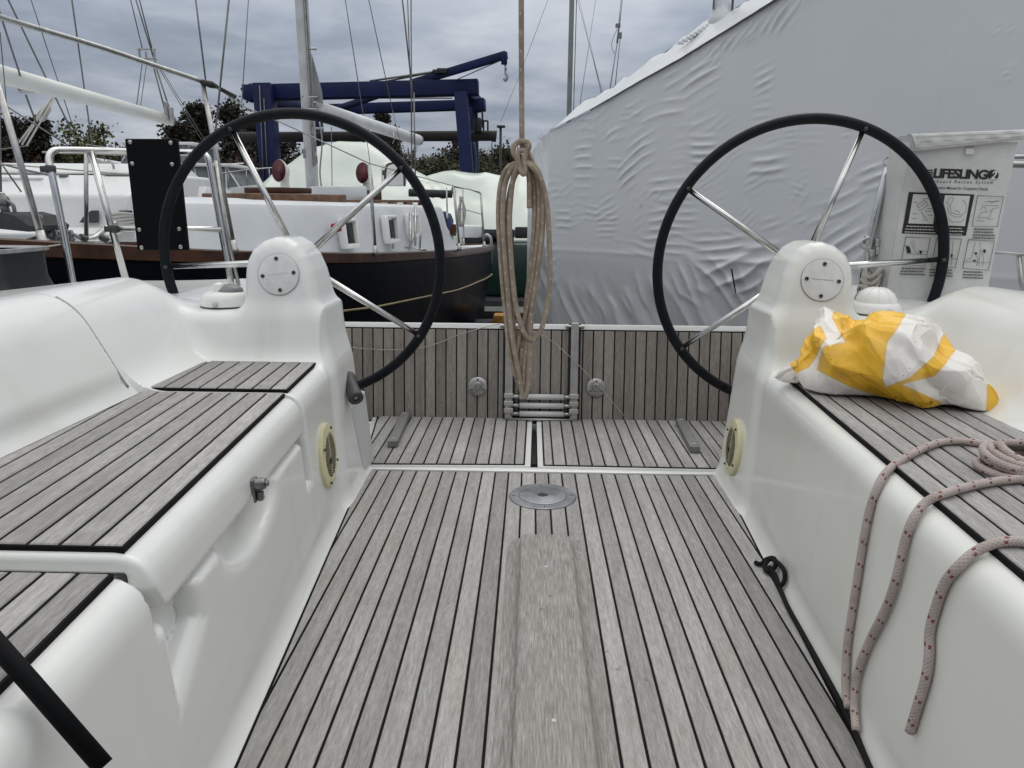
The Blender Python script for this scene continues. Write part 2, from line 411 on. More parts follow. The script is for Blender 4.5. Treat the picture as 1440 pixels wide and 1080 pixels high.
S.view_settings.view_transform = 'Standard'; S.view_settings.look = 'None'; S.view_settings.exposure = 0; S.view_settings.gamma = 1
try:
    S.cycles.use_denoising = True; S.cycles.max_bounces = 8; S.cycles.diffuse_bounces = 4; S.cycles.caustics_reflective = False
except Exception: pass

# ------------------------------------------------------------------ ground
mb = MB(); mb.add([(-900, -900, -2.3), (900, -900, -2.3), (900, 900, -2.3), (-900, 900, -2.3)], [[0, 1, 2, 3]], False)
tag(mb.build('ground', GROUND, fix=False), kind='structure')

# ------------------------------------------------------------------ our own yacht
yacht = thing('sailing_yacht', 'white yacht with grey teak cockpit floor and twin steering wheels', 'sailboat', (.05, 1.5, -2.3))
CX = .05
def smax(a, b, k): h = np.maximum(k - np.abs(a - b), 0); return np.maximum(a, b) + h * h / (4 * k)
def smin(a, b, k): h = np.maximum(k - np.abs(a - b), 0); return np.minimum(a, b) - h * h / (4 * k)
def sst(a, b, x): t = np.clip((x - a) / (b - a), 0, 1); return t * t * (3 - 2 * t)
def poly_sdf(px, pz, poly):
    d = np.full(px.shape, 1e9); s = np.ones(px.shape); n = len(poly)
    for i in range(n):
        a = poly[i]; b = poly[i - 1]; ex, ez = b[0] - a[0], b[1] - a[1]
        wx, wz = px - a[0], pz - a[1]
        t = np.clip((wx * ex + wz * ez) / (ex * ex + ez * ez), 0, 1)
        d = np.minimum(d, (wx - ex * t) ** 2 + (wz - ez * t) ** 2)
        c1 = pz >= a[1]; c2 = pz < b[1]; c3 = ex * wz > ez * wx
        s = np.where((c1 & c2 & c3) | (~c1 & ~c2 & ~c3), -s, s)
    return s * np.sqrt(d)
PED = [(.63, -.2), (.665, .1), (.70, .42), (.735, .60), (.757, .70), (.768, .745), (.788, .795), (.815, .832), (.85, .852), (.89, .855),
       (.93, .842), (.965, .815), (.985, .775), (.99, .74), (.995, .55), (.995, -.2)]
def face_u(y, z): return .535 + .07 * y - (.46 - z) * .07
def cockpit_sdf(u, y, z, left):
    uf = face_u(y, z)
    aft = sst(2.655, 2.70, y)
    uf = uf + .13 * aft
    if left:
        zt = np.where(y < .958, .430, np.where(y < 1.931, .416, .456))
        inlid = (sst(.956, .980, y) - sst(1.920, 1.942, y))
        uf = uf + inlid * (.027 * sst(.325, .345, z))
    else: zt = .452 + 0 * y
    zt = zt - .13 * aft
    d = smax(uf - u, z - zt, .06)
    if left:
        tro = np.maximum(np.maximum(np.abs(y - 1.062) - .056, np.abs(u - face_u(y, z)) - .05), np.maximum(z - .40, .235 + (y - 1.045) * .5 - z) * .9)
        tro2 = np.maximum(np.maximum(np.abs(y - 1.905) - .028, np.abs(u - face_u(y, z)) - .05), np.abs(z - .31) - .105)
        d = smax(d, -(tro + .004), .04); d = smax(d, -(tro2 + .004), .022)
        pull = (np.sqrt(((y - 1.43) / .19) ** 2 + ((z - .335) / .082) ** 2 + ((u - face_u(y, z) - .004) / .042) ** 2) - 1) * .042
        d = smax(d, -pull, .012)
    ub = 1.125 + (z - .46) * .52
    if left: ub = ub - .016 * (1 - sst(1.888, 1.902, y)) * sst(.47, .53, z)
    hc = .727 - .112 * sst(2.34, 2.60, y) - np.maximum(u - 1.37, 0) * .12
    back = smax(ub - u, (z - hc) * .95, .09)
    d = smin(d, back, .085)
    yw = 2.335 + (z - .46) * .30
    ycut = 2.66 + .75 * sst(1.14, 1.26, u)
    wall = smax(smax((yw - y) * .95, z - .618, .045), y - ycut, .05)
    wall = np.maximum(wall, .74 - u)
    d = smin(d, wall, .06)
    yf = 2.352 + (z - .46) * .17
    ped = smax(smax(poly_sdf(u, z, PED), (yf - y) * .98, .052), y - 2.66, .06)
    d = smin(d, ped, .05)
    pan = np.where(y < 2.64, z + .014, z + .03)
    d = smin(d, pan, .06)
    d = np.maximum(np.maximum(d, u - 1.95), np.maximum(-.42 - y, y - 3.36))
    return np.maximum(d, -.05 - z)
def lid_sdf(u, y, z, left=True):
    uf = face_u(y, z)
    o = smax(uf - u, z - .4525, .06)
    o = smax(o, .976 - y, .014); o = smax(o, y - 1.924, .014); o = np.maximum(o, u - 1.105)
    o = smax(o, .352 - z + .04 * (1 - sst(.976, 1.01, y)), .012)
    void = np.maximum(uf + .036 - u, z - .424)
    return np.maximum(o, -void)
def surface_nets(fn, lo, hi, h):
    ax = [np.arange(lo[i], hi[i] + h, h) for i in range(3)]
    V = fn(ax[0][:, None, None] + np.zeros((1, len(ax[1]), len(ax[2]))), ax[1][None, :, None] + np.zeros((len(ax[0]), 1, len(ax[2]))), ax[2][None, None, :] + np.zeros((len(ax[0]), len(ax[1]), 1)))
    V = np.where(np.abs(V) < 1e-7, 1e-7, V); s = V < 0
    c = [s[dx:s.shape[0] - 1 + dx, dy:s.shape[1] - 1 + dy, dz:s.shape[2] - 1 + dz] for dx in (0, 1) for dy in (0, 1) for dz in (0, 1)]
    anyv = c[0].copy(); allv = c[0].copy()
    for q in c[1:]: anyv |= q; allv &= q
    act = anyv & ~allv; I = np.argwhere(act); idx = -np.ones(act.shape, int); idx[act] = np.arange(len(I))
    cor = np.array([(a, b, e) for a in (0, 1) for b in (0, 1) for e in (0, 1)])
    vals = np.array([V[I[:, 0] + q[0], I[:, 1] + q[1], I[:, 2] + q[2]] for q in cor]).T
    pos = np.zeros((len(I), 3)); cnt = np.zeros(len(I))
    for a in range(8):
        for b in range(a + 1, 8):
            if abs(cor[a] - cor[b]).sum() != 1: continue
            va, vb = vals[:, a], vals[:, b]; mk = (va < 0) != (vb < 0)
            t = np.where(mk, va / np.where(mk, va - vb, 1), 0)
            pos += mk[:, None] * (cor[a] + t[:, None] * (cor[b] - cor[a])); cnt += mk
    P = (I + pos / cnt[:, None]) * h + np.array(lo)
    quads = []
    for axn in range(3):
        b_, c_ = [(1, 2), (2, 0), (0, 1)][axn]
        sl0 = [slice(None)] * 3; sl1 = [slice(None)] * 3; sl0[axn] = slice(0, -1); sl1[axn] = slice(1, None)
        ch = s[tuple(sl0)] != s[tuple(sl1)]; E_ = np.argwhere(ch)
        ok = (E_[:, b_] > 0) & (E_[:, c_] > 0) & (E_[:, b_] < act.shape[b_]) & (E_[:, c_] < act.shape[c_]); E_ = E_[ok]
        def at(db, dc):
            q = E_.copy(); q[:, b_] -= db; q[:, c_] -= dc; return idx[q[:, 0], q[:, 1], q[:, 2]]
        Q = np.stack([at(1, 1), at(0, 1), at(0, 0), at(1, 0)], 1)
        fl = s[E_[:, 0], E_[:, 1], E_[:, 2]]
        Q = np.where(fl[:, None], Q, Q[:, ::-1]); quads.append(Q)
    return P, np.concatenate(quads)
def grad(fn, P, e=.002):
    g = []
    for i in range(3):
        d = np.zeros(3); d[i] = e; a = P + d; b = P - d
        g.append((fn(a[:, 0], a[:, 1], a[:, 2]) - fn(b[:, 0], b[:, 1], b[:, 2])) / (2 * e))
    return np.array(g).T
def sdf_object(name, fn, lo, hi, h, side, mats, parent):
    P, Q = surface_nets(fn, lo, hi, h)
    G = grad(fn, P); gn = np.linalg.norm(G, axis=1, keepdims=True) + 1e-9
    f0 = fn(P[:, 0], P[:, 1], P[:, 2])
    P = P - np.clip(f0, -.4 * h, .4 * h)[:, None] * G / gn / np.maximum(gn, .5)
    G = grad(fn, P, .004); G /= np.linalg.norm(G, axis=1, keepdims=True) + 1e-9
    X = P.copy(); X[:, 0] = CX + side * P[:, 0]; Nn = G.copy(); Nn[:, 0] *= side
    if side < 0: Q = Q[:, ::-1]
    me = bpy.data.meshes.new(name); me.vertices.add(len(X)); me.vertices.foreach_set('co', X.ravel())
    me.loops.add(Q.size); me.polygons.add(len(Q)); me.polygons.foreach_set('loop_start', np.arange(0, Q.size, 4)); 
    me.loops.foreach_set('vertex_index', Q.ravel().astype(np.int32)); me.update(calc_edges=True); me.validate()
    me.polygons.foreach_set('use_smooth', np.ones(len(me.polygons), bool))
    me.normals_split_custom_set_from_vertices(Nn.tolist())
    return link(name, me, mats, parent)
sdf_object('cockpit_side', lambda u, y, z: cockpit_sdf(u, y, z, True), (.40, -.45, -.06), (1.98, 3.39, .90), .0095, -1, GEL, yacht)
sdf_object('cockpit_side', lambda u, y, z: cockpit_sdf(u, y, z, False), (.40, -.45, -.06), (1.98, 3.39, .90), .012, 1, GEL_Y, yacht)
lid = sdf_object('locker_lid', lid_sdf, (.54, .955, .335), (1.12, 1.945, .465), .0065, -1, GEL, yacht)
# latch on the lid
fn_ = _n(np.array([1, .07, .07]))
def L3(u, y, z): return np.array([CX - u, y, z])
lp = L3(face_u(1.456, .368) - .001, 1.456, .368)
ly = _n(np.array([-.07, 1, 0])); lz = np.cross(fn_, ly)
mb = MB(); mb.box(lp + fn_ * .003, (.005, .032, .05), (fn_, ly, lz), .002)
mb.lathe([(0, .022), (.011, .022), (.013, .016), (.013, 0)], lp + lz * .012 + fn_ * .004, fn_, 16)
mb.lathe([(0, .028), (.006, .028), (.006, .02)], lp + lz * .012 + fn_ * .004, fn_, 12)
mb.box(lp - lz * .014 + fn_ * .012, (.012, .018, .022), (fn_, ly, lz), .004)
mb.build('latch', mat('latch_metal', (.20, .20, .20), .35, .9, var=.3, vscale=60), lid, autosm=35)

# ---- teak decking: real planks over black caulking
def clip(poly, ax, v, keep_gt):
    out = []
    for i in range(len(poly)):
        a, b = poly[i], poly[(i + 1) % len(poly)]
        ia = (a[ax] >= v) if keep_gt else (a[ax] <= v); ib = (b[ax] >= v) if keep_gt else (b[ax] <= v)
        if ia: out.append(a)
        if ia != ib:
            t = (v - a[ax]) / (b[ax] - a[ax]); out.append((a[0] + t * (b[0] - a[0]), a[1] + t * (b[1] - a[1])))
    return out
def inset(poly, m):
    n = len(poly); A = sum(poly[i][0] * poly[(i + 1) % n][1] - poly[(i + 1) % n][0] * poly[i][1] for i in range(n))
    sg = 1 if A > 0 else -1; L = []
    for i in range(n):
        a, b = poly[i], poly[(i + 1) % n]; dx, dy = b[0] - a[0], b[1] - a[1]; l = math.hypot(dx, dy)
        nx, ny = -dy / l * sg, dx / l * sg; L.append((a[0] + nx * m, a[1] + ny * m, dx, dy))
    out = []
    for i in range(n):
        x1, y1, dx1, dy1 = L[i - 1]; x2, y2, dx2, dy2 = L[i]
        den = dx1 * dy2 - dy1 * dx2; t = ((x2 - x1) * dy2 - (y2 - y1) * dx2) / den
        out.append((x1 + dx1 * t, y1 + dy1 * t))
    return out
def teak(name, corners, ey, phase, pitch, parent, thick=.008, gap=.0058, margin=.006, mats=None, bev=.0012, n=None):
    C = [np.array(c, float) for c in corners]; o = C[0]
    n = _n(np.cross(C[1] - C[0], C[2] - C[0])) if n is None else np.array(n, float)
    if n @ np.array([0, -.5, 1]) < 0: n = -n
    ey = np.array(ey, float); ey = _n(ey - (ey @ n) * n); ex = np.cross(ey, n)
    loc = [((c - o) @ ex, (c - o) @ ey) for c in C]
    P = lambda q, h: o + q[0] * ex + q[1] * ey + h * n
    mb = MB(); mb.prism([P(q, -.003) for q in loc], n * (thick + .001), mi=1)
    ins = inset(loc, margin); ph = (np.array(phase, float) - o) @ ex
    x0 = min(q[0] for q in ins); x1 = max(q[0] for q in ins); k = math.floor((x0 - ph) / pitch)
    while ph + k * pitch < x1:
        a = ph + k * pitch + gap / 2; b = a + pitch - gap; k += 1
        pl = clip(clip(ins, 0, a, True), 0, b, False)
        if len(pl) < 3: continue
        ar = abs(sum(pl[i][0] * pl[(i + 1) % len(pl)][1] - pl[(i + 1) % len(pl)][0] * pl[i][1] for i in range(len(pl)))) / 2
        if ar < 2e-5: continue
        # drop coincident points
        q = [pl[0]]
        for p in pl[1:]:
            if math.hypot(p[0] - q[-1][0], p[1] - q[-1][1]) > 1e-4: q.append(p)
        if len(q) > 2 and math.hypot(q[0][0] - q[-1][0], q[0][1] - q[-1][1]) < 1e-4: q.pop()
        if len(q) < 3: continue
        w = max(p[0] for p in q) - min(p[0] for p in q)
        tp = inset(q, bev) if w > .008 else q
        m = len(q); V = [P(p, thick - .0032) for p in q] + [P(p, thick - bev) for p in q] + [P(p, thick) for p in tp]
        Fc = [[2 * m + i for i in range(m)]]
        for r in (0, 1):
            for i in range(m): Fc.append([r * m + i, r * m + (i + 1) % m, (r + 1) * m + (i + 1) % m, (r + 1) * m + i])
        U = q + q + tp
        mb.add(V, Fc, False, 0, [[U[i] for i in f] for f in Fc])
    return mb.build(name, mats or [TEAK, CAULK], parent, fix=True)
PITCH = .0489
def LP(s, hw0, y, z): return np.array([CX + s * (hw0 + .07 * y), y, z])
FP = RZ(678.5, 1080, 0)
fl = teak('floor_planking', [LP(-1, .48, -.4, -.008), LP(1, .48, -.4, -.008), LP(1, .48, 2.594, -.008), LP(-1, .48, 2.594, -.008)], (0, 1, 0), FP, PITCH, yacht)
mb = MB(); mb.box((CX, 1.1, -.04), (1.9, 3.0, .03)); mb.box((CX, 2.98, -.055), (2.4, .8, .03))
mb.box((CX, 2.618, -.006), (1.36, .044, .02), bev=.004)
mb.build('cockpit_sole', GEL, yacht, autosm=40)
# seats
def seat(name, s, y0, y1, xo, z, hw=.575, parent=yacht):
    return teak(name, [LP(s, hw, y0, z), LP(s, hw, y1, z), np.array([CX + s * xo, y1, z]), np.array([CX + s * xo, y0, z])],
                (s * .07, 1, 0), LP(s, hw, 1, z), PITCH, parent, thick=.010, bev=.0022, margin=.0045, n=(0, 0, 1))
seat('seat_planking', -1, .988, 1.918, 1.098, .4527, parent=lid)
seat('seat_planking', -1, 1.945, 2.315, 1.20, .4565)
seat('seat_planking', -1, -.40, .952, 1.09, .4305)
seat('seat_planking', 1, -.40, 2.29, 1.09, .4525)

# foot brace down the middle of the floor
prof = [(-.060, 0), (-.050, .0035), (-.036, .007), (-.026, .013), (-.021, .024), (-.0185, .0325), (-.014, .0355), (-.006, .0365), (.052, .0375), (.112, .0365), (.120, .0355), (.1245, .0325), (.127, .024), (.132, .013), (.142, .007), (.156, .0035), (.166, 0)]
V = []; ys = [.2, .8, 1.4, 1.95, 1.985, 2.01, 2.03]; zs = [1, 1, 1, 1, .93, .6, .02]
for y, zf in zip(ys, zs):
    sh = (1 if y < 1.96 else 1 - (y - 1.95) * 1.6)
    V += [(.053 + (x - .053) * sh, y, -.0005 + z * zf) for x, z in prof]
n_ = len(prof); Fc = grid_mesh(V, len(ys), n_)
mb = MB(); mb.add(V, Fc, True, 0, [[(V[i][0], V[i][1]) for i in f] for f in Fc])
for (x, y) in ((.053, 1.18), (.05, 1.78)): mb.lathe([(0, .0008), (.0042, .0006), (.005, -.002)], (x, y, .0374), n=14, mi=1)
mb.build('foot_brace', [TEAKB, LGREY], yacht, autosm=50)

# round inspection cover
mb = MB(); c0 = np.array([.050, 2.357, 0]); R_ = .113
mb.lathe([(R_, -.004), (R_, .0035), (R_ - .0025, .0055), (R_ - .031, .0055)], c0, n=64, smooth=False)
mb.lathe([(R_ - .0325, .003), (R_ - .0325, .0064), (R_ - .034, .0068), (0, .0068)], c0, n=64, smooth=False); mb.lathe([(R_ - .0312, .0058), (R_ - .0322, .0058)], c0, n=64, mi=1)
ic = mb.build('inspection_cover', [mat('cover_plate_metal', (.30, .31, .33), .3, .7, var=.3, vscale=14, bump=.04), BLACK], yacht, autosm=30)
mb = MB(); mb.lathe([(0, .008), (.013, .008), (.015, .0076), (.016, .003)], c0, n=20); mb.box(c0 + (0, 0, .0082), (.034, .008, .002)); mb.build('key_socket', BLACK, ic)
for k in range(4):
    mb = MB(); a = k * PI / 2 + .05; mb.box(c0 + (math.cos(a) * .098, math.sin(a) * .098, .006), (.012, .003, .001), ((math.cos(a), math.sin(a), 0), (-math.sin(a), math.cos(a), 0), (0, 0, 1))); mb.build('index_mark', DGREY, ic)

# aft hatch boards with rims and bar handles
for sd_, q, hp in ((-1, [(510, 655), (738, 656), (742, 588), (531, 586)], [(552, 629), (571, 587)]), (1, [(764, 657), (1021, 662), (1032, 591), (761, 589)], [(977, 637), (956, 596)])):
    C = [RZ(x, y, .006) for x, y in q]
    Cc = sum(C) / 4
    rim = [c + (np.array([(1 if c[0] > Cc[0] else -1) * .021, (1 if c[1] > Cc[1] else -1) * .008, 0])) for c in C]
    mb = MB(); mb.prism([r - (0, 0, .012) for r in rim], (0, 0, .017)); hb = mb.build('hatch_board', GEL, yacht)
    teak('planking', C, (0, 1, 0), FP + (0.02, 0, 0), PITCH, hb, thick=.010, bev=.002)
    a, b = [RZ(x, y, .018) for x, y in hp]; d = _n(b - a); l = np.linalg.norm(b - a)
    w_ = np.cross(d, (0, 0, 1))
    mb = MB(); mb.box((a + b) / 2 + (0, 0, .013), (.040, l, .028), (w_, d, np.array([0, 0, 1.0])), .004)
    mb.box(a + d * .03 + (0, 0, .0282), (.014, .006, .004), (w_, d, np.array([0, 0, 1.0])), mi=1); mb.box(b - d * .03 + (0, 0, .0282), (.014, .006, .004), (w_, d, np.array([0, 0, 1.0])), mi=1)
    mb.build('bar_handle', [MGREY, LGREY], hb)

mb = MB(); a_, b_ = RZ(750.5, 650, -.02), RZ(750.5, 589, -.02); mb.box(((a_[0] + b_[0]) / 2, (a_[1] + b_[1]) / 2, -.034), (.055, b_[1] - a_[1], .012)); mb.build('gap_shade_strip', BLACK, yacht)  # black strip on the sole, painting in the shade between the hatch boards
# transom gate
YB, YT = 3.27, 3.33; GN = _n(np.array([0, -(.44), (YT - YB)]))
def G(px, py): return RPL(px, py, np.array([0, YB, .01]), GN)
gq = [G(486, 459), G(1056, 464), G(1036, 590), G(520, 588)]
ex = np.array([1., 0, 0]); ez = _n(gq[0] - gq[3] - ((gq[0] - gq[3]) @ ex) * ex)
zlo, zhi = .0, (gq[0] - np.array([0, YB, .01])) @ ez
go = np.array([0, YB, .01])
def GP(x, s, d=0): return go + ex * x + ez * s + GN * d
mb = MB(); mb.box(GP(.07, (zhi + .02 + zlo) / 2, -.020), (2.12, .036, zhi + .022 - zlo), (ex, -GN, ez), .006)
gate = mb.build('transom_gate', GEL, yacht, autosm=40)
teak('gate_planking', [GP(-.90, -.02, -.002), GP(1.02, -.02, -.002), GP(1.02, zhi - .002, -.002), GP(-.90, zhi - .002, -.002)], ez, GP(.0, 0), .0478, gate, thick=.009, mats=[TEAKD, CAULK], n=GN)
for px, py in ((672, 543), (838, 545)):
    c = G(px, py); mb = MB()
    mb.lathe([(.043, .008), (.043, .013), (.039, .0155), (.020, .0165), (.017, .020), (.013, .020), (.012, .006), (0, .006)], c, GN, 28)
    so_ = mb.build('deck_socket', STEELD, gate, autosm=30)
    mb = MB(); mb.lathe([(0, .0075), (.0125, .0075)], c, GN, 16); mb.build('socket_hole', BLACK, so_)
    for k in range(3):
        mb = MB(); a = PI / 2 + k * 2 * PI / 3; mb.lathe([(0, .018), (.0045, .0175), (.005, .015)], c + ex * math.cos(a) * .03 + ez * math.sin(a) * .03, GN, 10); mb.build('screw', DGREY, so_)
# folded boarding ladder in front of the gate

mb = MB(); xl_, xr_ = G(716, 520)[0], G(807, 520)[0]
for x in (xl_, xr_): mb.box(GP(x, .215, .011), (.056, .006, .45), (ex, -GN, ez))
mb.box(GP((xl_ + xr_) / 2, .004, .011), (xr_ - xl_, .006, .016), (ex, -GN, ez)); ladder = mb.build('boarding_ladder', BLACK, gate)
for x in (xl_, xr_):
    mb = MB(); mb.box(GP(x, .225, .026), (.034, .022, .44), (ex, -GN, ez), .003); 
    for k in (-.006, .006): mb.box(GP(x + k, .25, .0385), (.003, .003, .36), (ex, -GN, ez))
    for k in range(3): mb.box(GP(x, .045 + .034 * k, .034), (.042, .034, .022), (ex, -GN, ez), .003)
    mb.build('ladder_rail', ALU, ladder)
    mb = MB(); mb.tube([GP(x - .038, zhi + .012, .02), GP(x + .038, zhi + .012, .02)], .007, 10)
    for k in (-.036, .036): mb.lathe([(0, .006), (.010, .006), (.010, -.006), (0, -.006)], GP(x + k, zhi + .012, .02), ex, 12)
    mb.build('hinge_bolt', STEELD, ladder, autosm=40)
for k, s_ in enumerate((.108, .068, .030)):
    mb = MB(); mb.tube([GP(xl_ + .01, s_, .035), GP(xl_ + .05, s_, .035)], .010, 10); mb.tube([GP(xr_ - .05, s_, .035), GP(xr_ - .01, s_, .035)], .010, 10)
    mb.tube([GP(xl_ + .05, s_, .035), GP(xr_ - .045, s_, .035)], .0135, 12, mi=1)
    mb.build('rung', [STEELD, LGREY], ladder)
mb = MB(); mb.tube([GP(xl_ - .01, .004, .035), GP(xr_ + .01, .004, .035)], .009, 10); mb.build('rung', STEELD, ladder)
# slim stern quarter posts beside the gate and the outer hull
for s in (-1, 1): mb = MB(); mb.box((CX + s * 1.30, 3.33, .22), (.60, .06, .46), bev=.015); mb.build('stern_panel', GEL, yacht, autosm=40)
hs = [(-.9, 1.80), (.5, 1.93), (1.8, 1.96), (3.38, 1.95)]; lev = [(.60, 1.0), (.2, .985), (-.3, .93), (-.75, .75), (-1.05, .45), (-1.25, .06)]
V = []; 
for y, w in hs:
    V += [(CX - w * k, y, z) for z, k in lev] + [(CX + w * k, y, z) for z, k in lev[::-1]]
n_ = 2 * len(lev); Fc = grid_mesh(V, len(hs), n_); mb = MB(); mb.add(V, Fc)
mb.box((CX, 1.2, -1.74), (.30, 1.7, 1.12)); mb.build('hull', GEL, yacht, autosm=40)

# twin steering wheels
def wheel(cx, cz, angs, label):
    rk = .058; c = np.array([cx, 2.752, cz]); X_ = np.array([1., 0, 0]); U_ = np.array([0, -math.sin(rk), math.cos(rk)]); N_ = np.cross(X_, U_)  # toward the bow
    R = .514; pts = [c + R * (math.cos(a) * X_ + math.sin(a) * U_) for a in np.linspace(0, 2 * PI, 96, endpoint=False)]
    mb = MB(); mb.tube(pts, .0186, 16, closed=True)
    w = mb.build('steering_wheel', WHEEL, yacht, label)
    if N_[1] > 0: N_ = -N_
    hub = c + N_ * .030
    mb = MB(); mb.lathe([(0, .012), (.03, .012), (.042, .0), (.042, -.03), (.025, -.05), (0, -.05)], hub, N_, 24)
    mb.tube([hub - N_ * .02, hub + N_ * .10], .022, 14); mb.build('hub', STEELD, w, autosm=35)
    for a in angs:
        a = math.radians(a); d = math.cos(a) * X_ + math.sin(a) * U_
        mb = MB(); mb.tube([hub + d * .03, c + d * (R - .012)], [.0135, .0095], 14)
        mb.build('spoke', STEEL, w)
        q = c + d * R
        mb = MB(); mb.lathe([(0, .0225), (.005, .0225), (.007, .020), (.007, .012)], q, _n(N_ - d * .3), 12); mb.build('spoke_bolt', DGREY, w)
wheel(-.849, .757, (-33, 41, 115, 183, 255), 'left steering wheel, one spoke level towards the left')
wheel(.978, .749, (147, 71, 4, 217, 291), 'right steering wheel, one spoke pointing almost straight up')

# pedestal cover plates
PN = _n(np.array([0, -1, .17]))
for px, py, rot in ((392, 386, .12), (1156, 394, -.08)):
    c = RPL(px, py, np.array([0, 2.352 - .001 + .27 * .17, .73]), PN)
    e1 = np.array([1., 0, 0]); e2 = np.cross(PN, e1); e2 = e2 if e2[2] > 0 else -e2
    mb = MB(); mb.lathe([(.0665, -.006), (.0665, .002), (.0655, .0045), (.062, .0055), (0, .006)], c, PN, 56); pl = mb.build('cover_plate', PLATE, yacht, autosm=40)
    mb = MB(); mb.lathe([(.0678, .0012), (.0665, .0016)], c, PN, 56); mb.build('gasket', MGREY, pl)
    for k in range(4):
        a = k * PI / 2 + rot; q = c + .051 * (math.cos(a) * e1 + math.sin(a) * e2)
        mb = MB(); mb.lathe([(.0062, .0055), (.0062, .0088), (.005, .0096), (.0032, .0096), (.0028, .0066), (0, .0066)], q, PN, 14); mb.build('screw', DGREY, pl)
    mb = MB(); r2 = random.Random(3)
    x = -.034
    while x < .032:                                   # worn-off embossed line across the plate
        w_ = r2.uniform(.0018, .0045); mb.box(c + e1 * (x + w_ / 2) + e2 * (.001 + rot * x) + PN * .0062, (w_, .0005, r2.uniform(.002, .0045)), (e1, PN, e2)); x += w_ + .0016
    mb.build('worn_lettering', mat('worn_emboss', (.30, .30, .29), .5) if px > 700 else mat('pale_emboss', (.5, .51, .51), .4), pl)

# round loudspeakers in the bench faces
for s, c, lab in ((-1, (-.617, 2.131, .214), None), (1, (.735, 2.47, .150), None)):
    c = np.array(c); nv = _n(np.array([-s * 1.0, .07, .07])); rs = .1
    uu = np.linspace(.5, 1, 4000); iu = np.argmax(cockpit_sdf(uu, np.full(4000, c[1]), np.full(4000, c[2]), s < 0) < 0)
    c = np.array([CX + s * (uu[iu] - .004), c[1], c[2]])
    mb = MB(); mb.lathe([(rs, -.01), (rs, .003), (rs - .004, .007), (rs * .72, .0105), (rs * .70, .0085), (0, .0095)], c, nv, 48); spk = mb.build('loudspeaker', CREAM, yacht, autosm=35)
    e1 = _n(np.cross(nv, (0, 0, 1))); e2 = np.cross(nv, e1); e2 = e2 if e2[2] > 0 else -e2
    mb = MB()
    for k in range(-8, 9):
        zz = k * .0075; hw = math.sqrt(max(.066 ** 2 - zz * zz, 0))
        for sg in (-1, 1):
            if hw > .012: mb.box(c + e2 * zz + e1 * sg * (hw / 2 + .003) + nv * .0100, (hw - .008, .0034, .003), (e1, e2, nv))
    mb.build('grille', mat('grille_shadow', (.12, .11, .075), .6, var=.3, vscale=40), spk)
    mb = MB(); mb.box(c - e2 * .012 + e1 * .016 + nv * .0132, (.02, .014, .003), (e1, e2, nv)); mb.build('badge_hole', BLACK, spk)
    for k in range(4):
        a = k * PI / 2 + .5; mb = MB(); mb.lathe([(0, .0145), (.004, .014), (.0045, .010)], c + (e1 * math.cos(a) + e2 * math.sin(a)) * .086, nv, 10); mb.build('screw', DGREY, spk)

# winch-handle pocket on the side of the left pedestal
o = np.array([0, 0, 0.0])
bot = [o + (-.70, 2.545, .010), o + (-.596, 2.545, .010), o + (-.588, 2.665, .010), o + (-.70, 2.665, .010)]
top = [o + (-.72, 2.485, .285), o + (-.624, 2.485, .268), o + (-.606, 2.635, .292), o + (-.72, 2.635, .318)]
def lerp(a, b, t): return a + (b - a) * t
V = bot + top; cti = sum(top) / 4
V += [lerp(p, cti, .16) for p in top] + [lerp(p, cti, .16) - np.array([0, 0, .12]) for p in top]
Fc = [[0, 1, 2, 3]] + [[i, (i + 1) % 4, 4 + (i + 1) % 4, 4 + i] for i in range(4)] + [[4 + i, 4 + (i + 1) % 4, 8 + (i + 1) % 4, 8 + i] for i in range(4)]
Fi = [[8 + i, 8 + (i + 1) % 4, 12 + (i + 1) % 4, 12 + i] for i in range(4)] + [[12, 13, 14, 15]]
mb = MB(); mb.add(V, Fc, False, 0); mb.add(V, Fi, False, 1); pk = mb.build('handle_pocket', [LGREY, DGREY], yacht)
bv = pk.modifiers.new('bevel', 'BEVEL'); bv.width = .006; bv.segments = 2; bv.limit_method = 'ANGLE'
mb = MB(); ga = [np.array([CX - face_u(yy_, zz_) + .001, yy_, zz_]) for yy_, zz_ in ((2.476, .285), (2.505, .15), (2.538, .02))]; mb.tube(ga, .0035, 6); mb.build('gasket', BLACK, pk)
for z in (.17, .06):
    p = np.array([CX - face_u(2.46, z) + .002, 2.455 + (.17 - z) * .25, z]); mb = MB(); mb.lathe([(0, .006), (.007, .005), (.008, 0)], p, fn_, 12); mb.build('screw', DGREY, pk)

